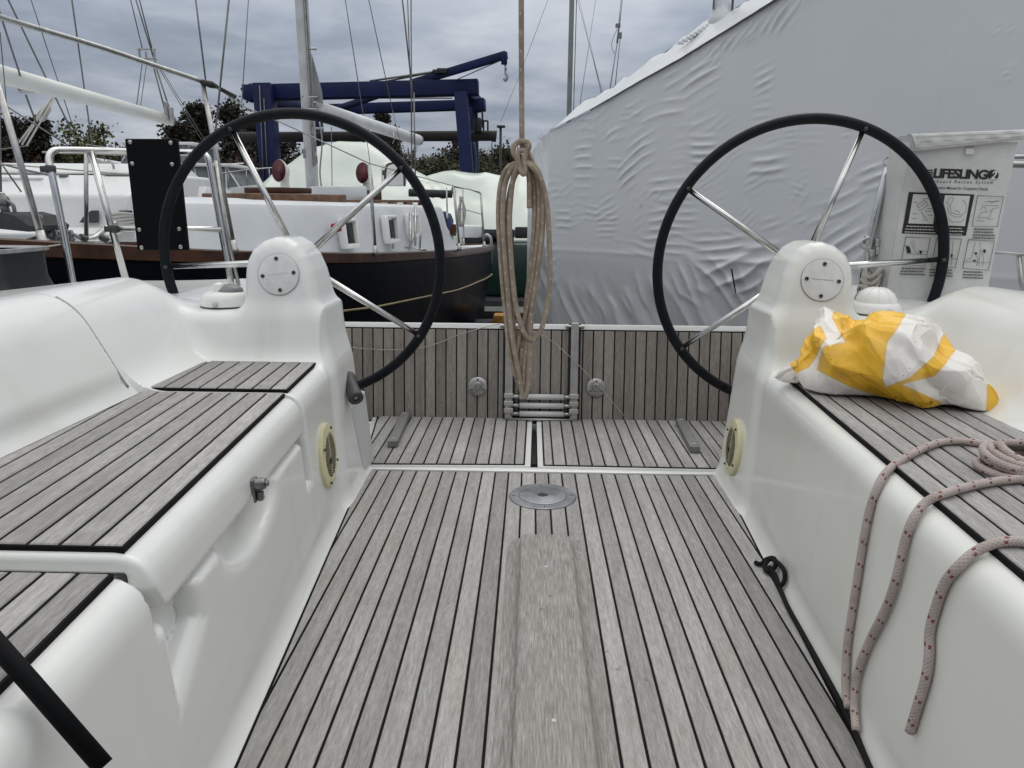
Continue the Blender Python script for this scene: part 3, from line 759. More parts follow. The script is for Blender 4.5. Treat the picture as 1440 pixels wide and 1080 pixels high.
# binnacle compasses on the shelves
for px, py in ((318, 429), (1230, 441)):
    c = RY(px, py, 2.50); c[2] = .617
    mb = MB(); mb.lathe([(.079, 0), (.080, .004), (.079, .028), (.074, .042), (.062, .051), (.040, .056), (0, .057)] if px < 700 else [(.079, 0), (.080, .004), (.079, .022), (.074, .034), (.066, .040), (0, .041)], c, n=40); cp = mb.build('compass', WPLAST, yacht, autosm=40)
    mb = MB(); mb.lathe([(.0785, .0), (.082, .001), (.082, .005), (.079, .006)], c, n=40); mb.build('gasket', BLACK, cp)
    mb = MB()
    if px < 700:
        mb.lathe([(.050, .050), (.047, .060), (.036, .070), (.018, .076), (0, .077)], c + (.012, 0, 0), n=28, mi=0)
        mb.box(c + (-.010, -.024, .062), (.034, .044, .044), bev=.014, mi=1)
    else:
        P_ = [(.064, .036), (.062, .052), (.052, .070), (.036, .082), (.016, .088), (0, .089)]; mb.lathe(P_, c, n=40, mi=1)
        for k in range(10):
            a = k * PI / 5; mb.tube([c + (r * math.cos(a) * 1.005, r * math.sin(a) * 1.005, h + .0006) for r, h in P_[:-1]], .0014, 5, mi=1)
    mb.build('dome', [GLASSG, WPLAST], cp, autosm=40)
    mb = MB(); mb.lathe([(0, .006), (.009, .005), (.011, 0)], c + (.012 if px > 700 else -.004, -.0785, .016), (0, -1, 0), 16); mb.build('badge', LGREY, cp)

# stern rails
def railpath(pts): return [RY(x, y, Y) for x, y, Y in pts]
mb = MB(); TR = .0125
mb.tube(smooth_path(railpath([(104, 402, 2.70), (101, 390, 2.70), (88, 320, 2.71), (74, 250, 2.72), (69, 225, 2.73), (74, 213, 2.75), (90, 211, 2.79), (150, 212, 2.90), (220, 214, 2.94), (276, 215, 2.98), (289, 219, 2.99), (295, 232, 2.99), (307, 300, 2.98), (326, 402, 2.97)]), 5), TR, 12)
mb.tube(railpath([(177, 394, 2.86), (128, 213, 2.865)]), TR, 12)
mb.tube(railpath([(159, 322, 2.865), (230, 322, 2.93), (312, 323, 2.975)]), TR, 12)
pp = mb.build('stern_rail', STEEL, yacht)
mb = MB()
mb.tube(smooth_path(railpath([(300, 240, 2.99), (292, 218, 3.0), (283, 208, 3.02), (279, 212, 3.03)]), 5), .005, 8)
mb.tube(railpath([(303, 226, 3.0), (317, 320, 2.99), (336, 402, 2.98)]), .008, 8)
mb.build('gate_wire', STEELD, pp)
for x, y, Y in ((71, 238, 2.725), (160, 322, 2.865)):
    mb = MB(); c = RY(x, y, Y); mb.lathe([(.0155, -.014), (.018, -.01), (.018, .01), (.0155, .014)], c, (.05, 0, 1), 14); mb.box(c + (-.018, -.006, 0), (.026, .02, .022), bev=.004); mb.build('rail_clamp', DGREY, pp, autosm=40)
mb = MB()
mb.tube(smooth_path(railpath([(1213, 420, 2.92), (1216, 378, 2.92), (1232, 300, 2.92), (1246, 246, 2.93), (1254, 234, 2.94), (1268, 227, 2.96), (1330, 229, 3.0), (1440, 231, 3.05), (1500, 233, 3.07)]), 6), .0145, 12)
mb.tube(railpath([(1250, 222, 3.0), (1440, 220, 3.1), (1500, 221, 3.12)]), .010, 10)
ppr = mb.build('stern_rail', STEEL, yacht)
mb = MB(); mb.tube(smooth_path(railpath([(1262, 219, 2.95), (1250, 219, 2.95), (1243, 226, 2.95), (1245, 233, 2.94)]), 5), .0035, 7); mb.build('rail_hook', STEELD, ppr)
mb = MB(); mb.tube(railpath([(1390, 355, 3.02), (1500, 361, 3.0)]), .006, 8); mb.tube(railpath([(1432, 358, 3.02), (1445, 470, 3.02)]), .010, 8); mb.build('lifeline', STEELD, ppr)
mb = MB(); c = RY(1226, 345, 2.91)
for dx, dz in ((-.02, .02), (.018, .01), (.0, -.03), (.022, -.02)): mb.box(c + (dx, 0, dz), (.022, .03, .032), bev=.006)
mb.tube(smooth_path([c + (-.02, -.02, .03), c + (-.045, -.02, .02), c + (-.048, -.02, -.005), c + (-.02, -.02, -.02)], 5), .004, 7)
mb.build('rail_bracket', ALU, ppr, autosm=40)
# rope lashing at the foot of the right rail
mb = MB(); c = RY(1222, 400, 2.86)
for k in range(5):
    t = np.linspace(0, 2 * PI, 22); ph = k * .9
    mb.tube([c + (.03 * math.cos(a) + .006 * k - .01, .03 * math.sin(a), .018 * math.sin(2 * a + ph) + .022 * (k - 2)) for a in t], .007, 7, closed=False)
mb.build('lashing', ROPE_W, ppr)
# black mounting board bolted to the left rail
bq = [RY(x, y, 2.86) for x, y in ((175, 195), (248, 195), (264, 352), (193, 352))]
mb = MB(); mb.prism(bq, (0, .022, 0)); bd = mb.build('mounting_board', BOARD, pp)
bv = bd.modifiers.new('bevel', 'BEVEL'); bv.width = .004; bv.segments = 2
for x, y in ((183, 200), (240, 201), (186, 230), (242, 231), (196, 323), (252, 322), (199, 348), (254, 347)):
    mb = MB(); mb.lathe([(0, .006), (.005, .0055), (.0085, .002), (.009, -.002)], RY(x, y, 2.86), (0, -1, 0), 12); mb.build('bolt', STEELD, bd)
# seam line where the coaming panel ends
mb = MB(); pts = []
for z in np.linspace(.475, .715, 26):
    u_ = np.linspace(.9, 1.5, 6000); d_ = cockpit_sdf(u_, np.full(6000, 1.915), np.full(6000, z), True)
    i_ = np.argmax(d_ < 0); pts.append((CX - u_[i_] + .0005, 1.902, z))
A = np.array(pts); zz = A[:, 2]; A[:, 0] = np.polyval(np.polyfit(zz - .6, A[:, 0], 6), zz - .6); A[:, 1] = 1.9065
mb.tube(list(A), .0045, 8); mb.build('panel_seam', mat('seam_grey', (.30, .305, .30), .6), yacht)

# unseen cabin end and canvas hood behind the camera, added to block sky light
mb = MB(); mb.box((CX - 1.05, -.56, .42), (1.3, .16, .90), bev=.03); mb.box((CX + 1.05, -.56, .42), (1.3, .16, .90), bev=.03); mb.box((CX, -.56, .10), (.8, .16, .3), bev=.02)
mb.box((CX, -2.2, .62), (3.2, 3.0, .34), bev=.10); mb.build('unseen_bulkhead', GEL, yacht, autosm=40)
V = []
for i in range(25):
    a = PI * i / 24
    for y_, rx, rz in ((-.62, 1.38, .98), (-1.1, 1.36, 1.02), (-1.6, 1.30, .86), (-2.1, 1.2, .25)):
        V.append((CX + rx * math.copysign(abs(math.cos(a)) ** .6, math.cos(a)), y_, .78 + rz * math.sin(a) ** .6))
mb = MB(); mb.add(V, grid_mesh(V, 25, 4)); sh = mb.build('unseen_sprayhood', CANV, yacht, autosm=60); q_ = sh.modifiers.new('solid', 'SOLIDIFY'); q_.thickness = .012
# ------------------------------------------------------------------ loose gear in the cockpit
def mould_d(P):
    x = P[:, 0]; u = np.abs(x - CX); dl = cockpit_sdf(u, P[:, 1], P[:, 2], True); dr = cockpit_sdf(u, P[:, 1], P[:, 2], False)
    d = np.where(x < CX, dl, dr)
    ss = np.maximum(np.maximum(P[:, 2] - .4625, (.575 + .07 * P[:, 1]) - u), P[:, 1] - 2.29); ss = np.where(x > CX, ss, 9)
    fl_ = np.maximum(P[:, 2], u - (.48 + .07 * P[:, 1]))
    return np.minimum(np.minimum(d, ss), fl_)
def hit(px, py, off):
    d = ray(px, py); t = np.linspace(.25, 4.2, 5000); P = CC + t[:, None] * d
    i = np.argmax(mould_d(P) < off); return P[i]
def hits(pts, off): return [hit(x, y, off) for x, y in pts]

# rope with red flecks over the right-hand bench
rr = .0078
S1 = [(1500, 668), (1440, 640), (1400, 628), (1360, 621), (1320, 622), (1280, 640), (1252, 658), (1235.5, 681), (1221, 723.5), (1211, 780), (1199, 856), (1191, 909), (1189, 966), (1193, 995)]
S2 = [(1470, 672), (1415, 674.6), (1366, 683), (1325, 695), (1301, 707), (1284, 729.6), (1272, 762), (1260, 815), (1244, 860), (1219, 909), (1205, 950), (1201, 990), (1204, 1027)]
S3 = [(1500, 775), (1439, 762), (1406.6, 762), (1374, 774.4), (1349.6, 795), (1329, 819), (1317, 852), (1307, 888), (1307, 917), (1303, 950), (1292.5, 986), (1279.5, 1029)]
def face_rope(pts, r):
    out = smooth_path(hits(pts, r), 7)
    A = np.array(out)
    for _ in range(6): A[1:-1] = (A[:-2] + 2 * A[1:-1] + A[2:]) / 4
    return list(A)
mb = MB()
for Sx, o in ((S1, .001), (S2, .002), (S3, .001)): mb.tube(face_rope(Sx, rr + o), rr, 14)
cc = RZ(1446, 668, .4625)
def loopring(rad, z, ph, ecc=.8, tilt=0.0, turns=1.0, n=46):
    a = np.linspace(0, 2 * PI * turns, n) + ph
    return [cc + (rad * math.cos(t) + .01 * math.sin(2 * t), rad * ecc * math.sin(t), z + tilt * math.sin(t) + .003 * math.sin(3 * t)) for t in a]
mb.tube(loopring(.083, .009, .3), rr, 12); mb.tube(loopring(.071, .024, 1.3, .85, .004), rr, 12)
mb.tube(loopring(.06, .037, 2.3, .95, .006), rr, 12); mb.tube(loopring(.078, .034, 4.0, .7, .012), rr, 12); mb.tube(loopring(.045, .044, 1.0, .9, .01), rr, 12)
tag(mb.build('sheet_rope', ROPE_R), 'grey rope with red flecks, coiled on the right bench, ends hanging down', 'rope')

# black cord along the edge of the floor
mb = MB(); rk_ = .0058
mb.tube(face_rope([(1083, 806), (1093, 819), (1107, 852), (1127, 888), (1154, 937), (1182.6, 990), (1203, 1031), (1224, 1082), (1262, 1160)], rk_ + .0015), rk_, 10)
def kp(x, y, o): p = hit(x, y, .007); return p + np.array([0, 0, o])
mb.tube(smooth_path([kp(1062, 791, 0), (kp(1070, 794, .002)), kp(1078, 790, .008), kp(1088, 791, .012), kp(1090, 800, .008), kp(1081, 806, .004), kp(1075, 799, .004), kp(1082, 793, .014), kp(1093, 797, .012), kp(1102, 806, .008), kp(1103, 818, .004), kp(1096, 825, .003), kp(1090, 812, .006), kp(1081, 803, .012)], 6), .0062, 10)
tag(mb.build('knotted_cord', ROPE_K), 'black cord with a knotted end lying along the right edge of the floor', 'cord')

# tan halyard coil hanging in front of the transom
Yh = 2.30; rh = .0080
def hp(pts, dy=0.0, ripple=0): return smooth_path([RY(x, y, Yh + dy + (ripple * math.sin(y * .05))) for x, y in pts], 6)
mb = MB()
mb.tube(hp([(732, -420), (732.5, -200), (733, 0), (733.5, 120), (734, 195), (735, 212)]), rh, 12)
mb.tube(hp([(727, 222), (722, 214), (723, 205), (731, 199), (741, 200), (744, 207), (740, 212), (732, 212), (725, 217)], -.014), rh, 12)
mb.tube(hp([(736, 205), (742, 214), (748, 226), (752, 238)], .012), rh, 12)
mb.tube(hp([(727, 212), (728, 224), (732, 238), (736, 245), (738, 239), (737, 226), (740, 212)], -.02), rh, 12)
co = [([(733, 228), (714, 236), (704, 260), (701, 300), (703, 345), (707, 400), (712, 450), (716, 490), (722, 520), (727, 528), (731, 518), (735, 490)], .004),
      ([(731, 230), (718, 240), (709, 266), (707, 310), (710, 360), (715, 420), (721, 478), (729, 520), (734, 552), (738, 558), (742, 546), (744, 515), (746, 470), (747, 440)], -.008),
      ([(729, 232), (722, 250), (718, 282), (716.5, 320), (719, 370), (724, 420), (731, 452), (739, 471), (748, 478), (758, 470), (765, 450), (771, 420), (773.5, 385), (772.5, 340), (770.5, 300), (766, 270), (758, 247), (747, 234), (737, 229)], -.012),
      ([(737, 229), (750, 237), (757, 258), (758.5, 292), (756, 335), (750, 385), (744, 425), (736, 455), (728, 485), (724, 515), (727, 530)], .006),
      ([(738, 228), (754, 236), (763, 262), (764, 300), (761, 345), (754, 395), (747, 440), (741, 485), (737, 520), (736, 548)], -.002),
      ([(738, 232), (748, 246), (751.5, 272), (751, 320), (747, 370), (741, 420), (737, 470), (733, 520), (730, 540), (726, 530)], .014),
      ([(730, 234), (719, 262), (713, 300), (713, 350), (717, 410), (722, 460), (727, 500), (729, 530), (732, 540)], .012),
      ([(740, 233), (744, 250), (744.5, 270), (744.5, 293)], .002)]
for pts, dy in co: mb.tube(hp(pts, dy, .004), rh, 12)
tag(mb.build('halyard_coil', ROPE_T), 'tan rope hanging in a long knotted coil in front of the transom', 'rope')

# thin cord strung across the transom
def gl(pts, d): return smooth_path([G(x, y) + GN * d for x, y in pts], 6)
mb = MB(); mb.tube(gl([(478, 486), (530, 491), (585, 490), (620, 481), (650, 469), (690, 458), (706, 455)], .022), .0018, 6)
mb.tube(gl([(706, 455), (730, 460), (752, 467), (770, 475), (800, 500), (840, 541), (876, 583)], .046), .0018, 6)
tag(mb.build('thin_cord', ROPE_W), 'thin pale cord strung loosely across the grey teak transom', 'cord')

# black winch-handle grip lying in the pocket
a, b = RY(490, 533, 2.52), RY(501, 561, 2.425); d = _n(b - a)
mb = MB(); L_ = np.linalg.norm(b - a)
mb.lathe([(.012, -.012), (.0265, -.010), (.0275, 0), (.0255, .012), (.0225, .03), (.024, L_ * .6), (.0265, L_ - .012), (.0265, L_ - .003), (.024, L_), (.012, L_ + .001), (.011, L_ - .004), (0, L_ - .004)], a, d, 24)
wh = thing('winch_handle', 'black rubber-gripped winch handle standing in the grey pocket by the left pedestal', 'winch handle', a - np.array([0, 0, .2]))
mb.build('grip', DGREY, wh, autosm=40)
mb = MB(); mb.lathe([(0, L_ - .002), (.006, L_ - .002), (.0065, L_ - .005)], a, d, 14); mb.build('end_screw', STEELD, wh)
mb = MB(); mb.tube([a + d * .01, a + d * .01 - np.array([.0, .0, .2])], .011, 10); mb.build('crank_arm', STEEL, wh)

# black bar leaning over the front end of the left bench
hA = hit(70, 985, .0125); tA = (hA - CC)[1] / ray(70, 985)[1] * .985
e_ = [CC + ray(x, y) * tA for x, y in ((-60, 843), (45, 962), (146, 1078))]
mb = MB(); mb.tube(e_, .0105, 14)
tag(mb.build('black_rod', BOARD), 'straight black rod leaning across the near corner of the left bench', 'rod')

# dark tub with a grey rim on the side deck
c = RY(8, 400, 2.55); c = np.array([-1.865, 2.55, .555])
tub = thing('plastic_tub', 'black plastic tub with a grey rim on the side deck behind the left bench', 'tub', c)
def rrect(hx, hy, z, n=6, r=.05):
    out = []
    for cx_, cy_, a0 in ((hx - r, hy - r, 0), (-hx + r, hy - r, PI / 2), (-hx + r, -hy + r, PI), (hx - r, -hy + r, 3 * PI / 2)):
        for k in range(n): a = a0 + PI / 2 * k / (n - 1); out.append(c + (cx_ + r * math.cos(a), cy_ + r * math.sin(a), z))
    return out
lv = [(.20, .19, 0), (.20, .19, .03), (.17, .175, .055), (.132, .155, .09), (.115, .142, .15), (.113, .14, .235), (.105, .132, .235), (.10, .13, .08)]
V = sum([rrect(*q) for q in lv], []); n_ = 24
Fc = [[i * n_ + k, i * n_ + (k + 1) % n_, (i + 1) * n_ + (k + 1) % n_, (i + 1) * n_ + k] for i in range(len(lv) - 1) for k in range(n_)]
Fc += [list(range(n_)), [7 * n_ + k for k in range(n_)]]
mb = MB(); mb.add(V, Fc); mb.build('tub_body', BLACK, tub, autosm=40)
lv = [(.112, .14, .236), (.124, .152, .238), (.126, .154, .250), (.118, .146, .252), (.104, .131, .244)]
V = sum([rrect(*q) for q in lv], []); Fc = [[i * n_ + k, i * n_ + (k + 1) % n_, (i + 1) * n_ + (k + 1) % n_, (i + 1) * n_ + k] for i in range(len(lv) - 1) for k in range(n_)]
mb = MB(); mb.add(V, Fc); mb.build('rim', mat('tub_rim_grey', (.26, .26, .26), .3, var=.3, vscale=20), tub, autosm=40)

# ---- crumpled yellow and white vinyl bundle on the right-hand bench
def vnoise(P, seed):
    P = np.asarray(P, float); i = np.floor(P).astype(np.int64); f = P - i; f = f * f * (3 - 2 * f)
    def hsh(a): 
        h = (a[..., 0] * 374761393 + a[..., 1] * 668265263 + a[..., 2] * 2147483647 + seed * 974711) & 0x7fffffff
        h = ((h ^ (h >> 13)) * 1274126177) & 0x7fffffff; return ((h ^ (h >> 16)) & 0xffff) / 65535.0
    out = 0
    for dx in (0, 1):
        for dy in (0, 1):
            for dz in (0, 1):
                w = (f[..., 0] if dx else 1 - f[..., 0]) * (f[..., 1] if dy else 1 - f[..., 1]) * (f[..., 2] if dz else 1 - f[..., 2])
                out = out + w * hsh(i + np.array([dx, dy, dz]))
    return out
def ridged(P, seed): return 1 - np.abs(2 * vnoise(P, seed) - 1)
bl_, br_ = RZ(1112, 520, .50), RZ(1372, 560, .49)
ax_ = br_ - bl_; ax_[2] = 0; hl = np.linalg.norm(ax_) / 2 + .002; ax_ = _n(ax_); ay_ = np.array([-ax_[1], ax_[0], 0]); bc = (bl_ + br_) / 2; bc[2] = .4625
NU, NV = 560, 330
th = np.linspace(0, 2 * PI, NU, endpoint=False)[:, None]; s_ = np.linspace(-1, 1, NV)[None, :]
sl = np.sin(s_ * PI / 2)                             # along the bundle
topz = np.interp(sl, [-1, -.85, -.65, -.45, -.15, .1, .38, .5, .68, .85, 1], [.12, .15, .19, .215, .226, .228, .224, .205, .155, .115, .05])
dep = np.interp(sl, [-1, -.8, -.4, 0, .5, .8, 1], [.07, .11, .14, .155, .155, .13, .06])
env = np.clip(1 - np.abs(sl) ** 7, 0, 1) ** .5
ct, st = np.cos(th), np.sin(th)
sup = lambda v, e: np.sign(v) * np.abs(v) ** e
yy = sup(ct, .85) * dep * env; zz = (sup(st, .8) * .5 + .5) * topz * (.25 + .75 * env) 
Pn = np.stack([sl * hl + 0 * th, yy + 0 * sl, zz], -1)
q = Pn.copy(); q[..., 0] += .5 * q[..., 2]
warp = np.stack([vnoise(q * 9, 1), vnoise(q * 9, 2), vnoise(q * 9, 3)], -1) - .5
q2 = Pn + warp * .07
rb = np.random.default_rng(11)
def worley(P, pts, stretch):
    best = np.full(P.shape[:-1], 9.0); sec = best.copy()
    for p in pts:
        d = np.sqrt((((P - p) * stretch) ** 2).sum(-1)); sec = np.minimum(sec, np.maximum(best, d)); best = np.minimum(best, d)
    return best, sec
sd1 = np.stack([rb.uniform(-hl, hl, 34), rb.uniform(-.18, .16, 34), rb.uniform(0, .27, 34)], -1)
sd2 = np.stack([rb.uniform(-hl, hl, 110), rb.uniform(-.18, .16, 110), rb.uniform(0, .27, 110)], -1)
q3 = Pn + warp * .05; q3 = np.stack([q3[..., 0] + .55 * q3[..., 2], q3[..., 1], q3[..., 2] - .25 * q3[..., 0]], -1)
w1, w1b = worley(q3, sd1, np.array([1.0, .8, .62])); w2, w2b = worley(q3, sd2, np.array([1.0, .9, .6]))
amp = np.interp(sl, [-1, -.5, -.3, -.1, .25, .45, .65, 1], [1.45, 1.35, 1.0, .5, .42, .8, 1.25, 1.3]) + 0 * th
# flat facets meeting in sharp folds, plus a few long gathers running to the tied ends
fan = np.sin(np.arctan2(Pn[..., 2] - .06, Pn[..., 0] - hl * .72) * 15 + 3 * warp[..., 0]) * np.exp(-(((Pn[..., 0] - hl * .72) / .11) ** 2))
fan += np.sin(np.arctan2(Pn[..., 2] - .05, Pn[..., 0] + hl * .62) * 13 + 3 * warp[..., 1]) * np.exp(-(((Pn[..., 0] + hl * .62) / .10) ** 2))
sd3 = np.stack([rb.uniform(-hl, hl, 260), rb.uniform(-.18, .16, 260), rb.uniform(0, .27, 260)], -1)
w3, _ = worley(q3, sd3, np.array([1.0, .9, .45]))
disp = amp * (.70 * (w1 - .066) + .46 * (w2 - .034) + .30 * (w3 - .022) * (vnoise(q2 * 7, 44) > .45)) + .0014 * (vnoise(q2 * 40, 10) - .5)
disp -= .012 * np.exp(-((w1b - w1) / .004) ** 2) * amp * (vnoise(q2 * 6, 30) > .52)
nx_ = np.gradient(Pn, axis=0); ny_ = np.gradient(Pn, axis=1); Nn = np.cross(nx_, ny_); Nn /= np.linalg.norm(Nn, axis=-1, keepdims=True) + 1e-9
cen = np.stack([sl * hl * .9 + 0 * th, 0 * th + 0 * sl, topz * .5 + 0 * th], -1)
Nn *= np.sign(((Pn - cen) * Nn).sum(-1, keepdims=True))
Pd = Pn + Nn * disp[..., None]
zl = Pd[..., 2]; Pd[..., 2] = np.where(zl < .012, .001 + .011 * np.exp((zl - .012) / .02), zl)
Wd = bc + Pd[..., 0:1] * ax_ + Pd[..., 1:2] * ay_ + Pd[..., 2:3] * np.array([0, 0, 1.0])
def inpoly(x, y, poly):
    r = np.zeros(x.shape, bool); n = len(poly)
    for i in range(n):
        x1, y1 = poly[i]; x2, y2 = poly[i - 1]
        c_ = ((y1 > y) != (y2 > y)) & (x < (x2 - x1) * (y - y1) / (y2 - y1 + 1e-12) + x1); r ^= c_
    return r
# cloth pattern measured along the bundle (a) and from its ridge down round the front (b)
# printed panels: flat pattern across the cloth, seen along the bundle's broad side
vd = _n(bc - CC); vr = _n(np.cross(vd, (0, 0, 1))); vu = np.cross(vr, vd); dist = np.linalg.norm(bc + (0, 0, .11) - CC)
bcen = np.array([0, 0, .115])
a_ = ((Wd - bc - bcen) @ vr) / (292 * dist / F) + .5; b_ = .5 - ((Wd - bc - bcen) @ vu) / (133 * dist / F)
YP = [[(.27, -.6), (.58, -.6), (.58, .1), (.55, .3), (.52, .42), (.52, .75), (.56, .93), (.40, .85), (.26, .72), (.28, .5), (.36, .44), (.29, .2)],
      [(.08, .55), (.17, .42), (.25, .28), (.29, .42), (.23, .70), (.17, .78)], [(.05, -.2), (.15, -.2), (.14, .16), (.07, .14)],
      [(.70, -.6), (.80, -.6), (.80, .12), (.78, .4), (.70, .68), (.59, .78), (.74, .90), (.70, 1.3), (.55, 1.3), (.51, .84), (.61, .72), (.69, .5), (.73, .25)],
      [(.85, .33), (.95, .40), (.97, .56), (.88, .55)], [(.89, .70), (1.1, .55), (1.1, .95), (.90, .98)]]
def pdist(x, y, poly):
    d = np.full(x.shape, 9.0)
    for k in range(len(poly)):
        (x1, y1), (x2, y2) = poly[k - 1], poly[k]; dx, dy = x2 - x1, y2 - y1
        t = np.clip(((x - x1) * dx + (y - y1) * dy) / (dx * dx + dy * dy + 1e-12), 0, 1); d = np.minimum(d, np.hypot(x - x1 - t * dx, (y - y1 - t * dy) * .46))
    return np.where(inpoly(x, y, poly), d, -d)
yl = np.full(a_.shape, -9.0)
for p in YP: yl = np.maximum(yl, pdist(a_, b_, p))
Fc = grid_mesh(None, NU, NV, True)
me = bpy.data.meshes.new('vinyl_bundle'); me.from_pydata(Wd.reshape(-1, 3).tolist(), [], Fc)
me.polygons.foreach_set('use_smooth', [True] * len(Fc)); me.attributes.new('panel', 'FLOAT', 'POINT').data.foreach_set('value', yl.ravel().astype(np.float32))
bm = bmesh.new(); bm.from_mesh(me); bmesh.ops.recalc_face_normals(bm, faces=bm.faces); bm.to_mesh(me); bm.free()
tag(link('vinyl_bundle', me, CLOTH), 'crumpled yellow and white vinyl bundle with mildew specks, lying on the right bench', 'bundle')

# ---- pale canvas rescue-gear bag hung on the right stern rail
tl, tr, bl, br = RY(1281, 196, 2.80), RY(1431, 200, 2.72), RY(1243, 432, 2.83), RY(1384, 430, 2.75)
BN = _n(np.cross(tr - tl, bl - tl)); BN = -BN if BN[1] > 0 else BN
def Q(px, py, o=.0022): return RPL(px, py, tl, BN) + BN * (o)
bl = Q(1243, 432, 0); br = Q(1384, 430, 0); tr = Q(1431, 200, 0)
dp = -BN * .12
bag = thing('rescue_bag', 'pale canvas rescue gear bag with printed pictures hung on the right stern rail', 'bag', (bl + br) / 2)
nu, nv = 40, 56; V = []
for i in range(nu):
    for j in range(nv):
        u, v = i / (nu - 1), j / (nv - 1)
        p = lerp(lerp(bl, br, u), lerp(tl, tr, u), v)
        p = p + BN * (.0006 * math.sin(u * 9 + v * 5)); V.append(p)
Fc = grid_mesh(V, nu, nv); mb = MB(); mb.add(V, Fc)
mb.build('front_panel', BAGM, bag)
def sidepanel(a0, a1, off0, off1):
    V = []
    for i in range(9):
        for j in range(30):
            u, v = i / 8, j / 29; p = lerp(a0, a1, v) + lerp(off0, off1, v) * u + BN * (-.002 + .010 * math.sin(u * PI) * math.sin(v * 7) * .3); V.append(p)
    return V
mb = MB(); V = sidepanel(bl, tl, dp + (-.055, .0, 0), dp + (-.045, 0, 0)); mb.add(V, grid_mesh(V, 9, 30)); mb.build('side_gusset', BAGM, bag)
mb = MB(); V = sidepanel(br, tr, dp, dp); mb.add(V, grid_mesh(V, 9, 30)); mb.build('side_gusset', BAGM, bag)
mb = MB(); mb.prism([bl + dp + (-.05, 0, 0), br + dp, tr + dp, tl + dp + (-.045, 0, 0)], -BN * .004); mb.build('back_panel', BAGM, bag)
# flap
f0, f1, f2, f3 = RPL(1282, 189, tl + BN * .018, BN), RPL(1452, 182, tl + BN * .018, BN), RPL(1452, 195, tl + BN * .018, BN), RPL(1287, 212, tl + BN * .018, BN)
V = []; nu, nv = 40, 10
for i in range(nu):
    for j in range(nv):
        u, v = i / (nu - 1), j / (nv - 1); p = lerp(lerp(f3, f2, u), lerp(f0, f1, u), v)
        V.append(p + BN * (.005 * math.sin(v * PI) + .0025 * math.sin(u * 34 + v * 3) * math.sin(v * PI) + .003 * vnoise(np.array([[u * 9, v * 3, 0]]), 4)[0]))
top = [V[i * nv + nv - 1] for i in range(nu)]
V2 = []
for p in top: V2 += [p, p - BN * .05 + np.array([0, 0, .003]), p - BN * .14 - np.array([0, 0, .01])]
mb = MB(); mb.add(V, grid_mesh(V, nu, nv)); mb.add(V2, grid_mesh(V2, nu, 3)); mb.prism([f0 - BN * .002, f0 - BN * .10 + (-.03, 0, -.005), f3 - BN * .10 + (-.03, 0, .0), f3 - BN * .002], (.002, 0, 0)); 
fp = mb.build('flap', BAGM, bag)
mb = MB()
for a, b in (((1288, 193), (1440, 187)), ((1290, 200), (1440, 192)), ((1290, 209), (1440, 195)), ((1290, 193), (1291, 209))):
    A_, B_ = [RPL(x, y, tl + BN * .0245, BN) for x, y in (a, b)]; n_ = 40
    for k in range(n_):
        if np.linalg.norm(B_ - A_) < .05 and k > 5: break
        mb.tube([lerp(A_, B_, k / n_), lerp(A_, B_, (k + .6) / n_)], .0007, 4)
mb.build('stitching', INKG, fp)
mb = MB(); mb.box(Q(1363, 213, .012), (.030, .004, .020), bev=.001); mb.build('pull_tab', BAGM, bag)
# printing on the bag
def txt(s, x0, x1, yb, xh, m, mat_, bold=0, shear=0, space=1.0, slope=0.0, name='lettering'):
    cu = bpy.data.curves.new('t', 'FONT'); cu.body = s; cu.size = 1; cu.offset = bold; cu.shear = shear; cu.space_character = space; cu.resolution_u = 3
    ob = bpy.data.objects.new('t', cu); COL.objects.link(ob); dg = bpy.context.evaluated_depsgraph_get()
    me = bpy.data.meshes.new_from_object(ob.evaluated_get(dg)); bpy.data.objects.remove(ob)
    X = np.array([v.co[:] for v in me.vertices]); mn, mx = X.min(0), X.max(0); w = mx[0] - mn[0]
    for v, c_ in zip(me.vertices, X):
        px = x0 + (c_[0] - mn[0]) / w * (x1 - x0); hh = c_[1] / .70 * xh
        v.co = Vector(Q(px - .16 * -hh, yb + slope * (px - x0) - hh, m))
    me.materials.clear(); return link(name, me, mat_, bag)
txt('LIFESLING', 1312, 1388, 249.5, 12.5, .0026, INK, bold=.035, space=.86, slope=.03)
mb = MB()
for k in range(4): mb.tube([Q(1300 + k * .6, 249 - k * 3.2), Q(1311.5, 249 - k * 3.2)], .0018, 4)
mb.build('stripes', INK, bag)
e1_, e2_ = _n(Q(1402, 245) - Q(1390, 245)), _n(Q(1396, 239) - Q(1396, 250))
cN = Q(1396, 246)
mb = MB(); mb.add([cN + (e1_ * math.cos(a) + e2_ * math.sin(a)) * .0175 for a in np.linspace(0, 2 * PI, 32, endpoint=False)], [list(range(32))], False); mb.build('badge', INK, bag, fix=False)
txt('2', 1391.5, 1400.5, 252, 11.5, .0032, PAPER, bold=.03, shear=.3)
txt('Overboard Rescue System', 1298, 1396, 256.6, 4.0, .0026, INK, bold=.01, shear=.25, space=1.6, slope=.02)
txt('See Instruction Manual for Complete Details', 1299, 1389, 265.0, 3.8, .0026, INK, bold=.008, shear=.3, slope=.03)
mb = MB(); mb.add([Q(x, y) for x, y in ((1278, 270), (1370, 273.5), (1358, 331.5), (1268, 328))], [[0, 1, 2, 3]], False); mb.build('picture_ground', INK, bag, fix=False)
mb = MB()
for q_ in (((1284, 273), (1316.5, 274), (1312, 315), (1277, 314)), ((1328.5, 274.5), (1364, 275.5), (1356.5, 318), (1322, 316.5))):
    mb = MB(); mb.add([Q(x, y, .0030) for x, y in q_], [[0, 1, 2, 3]], False); mb.build('picture', PAPER, bag, fix=False)
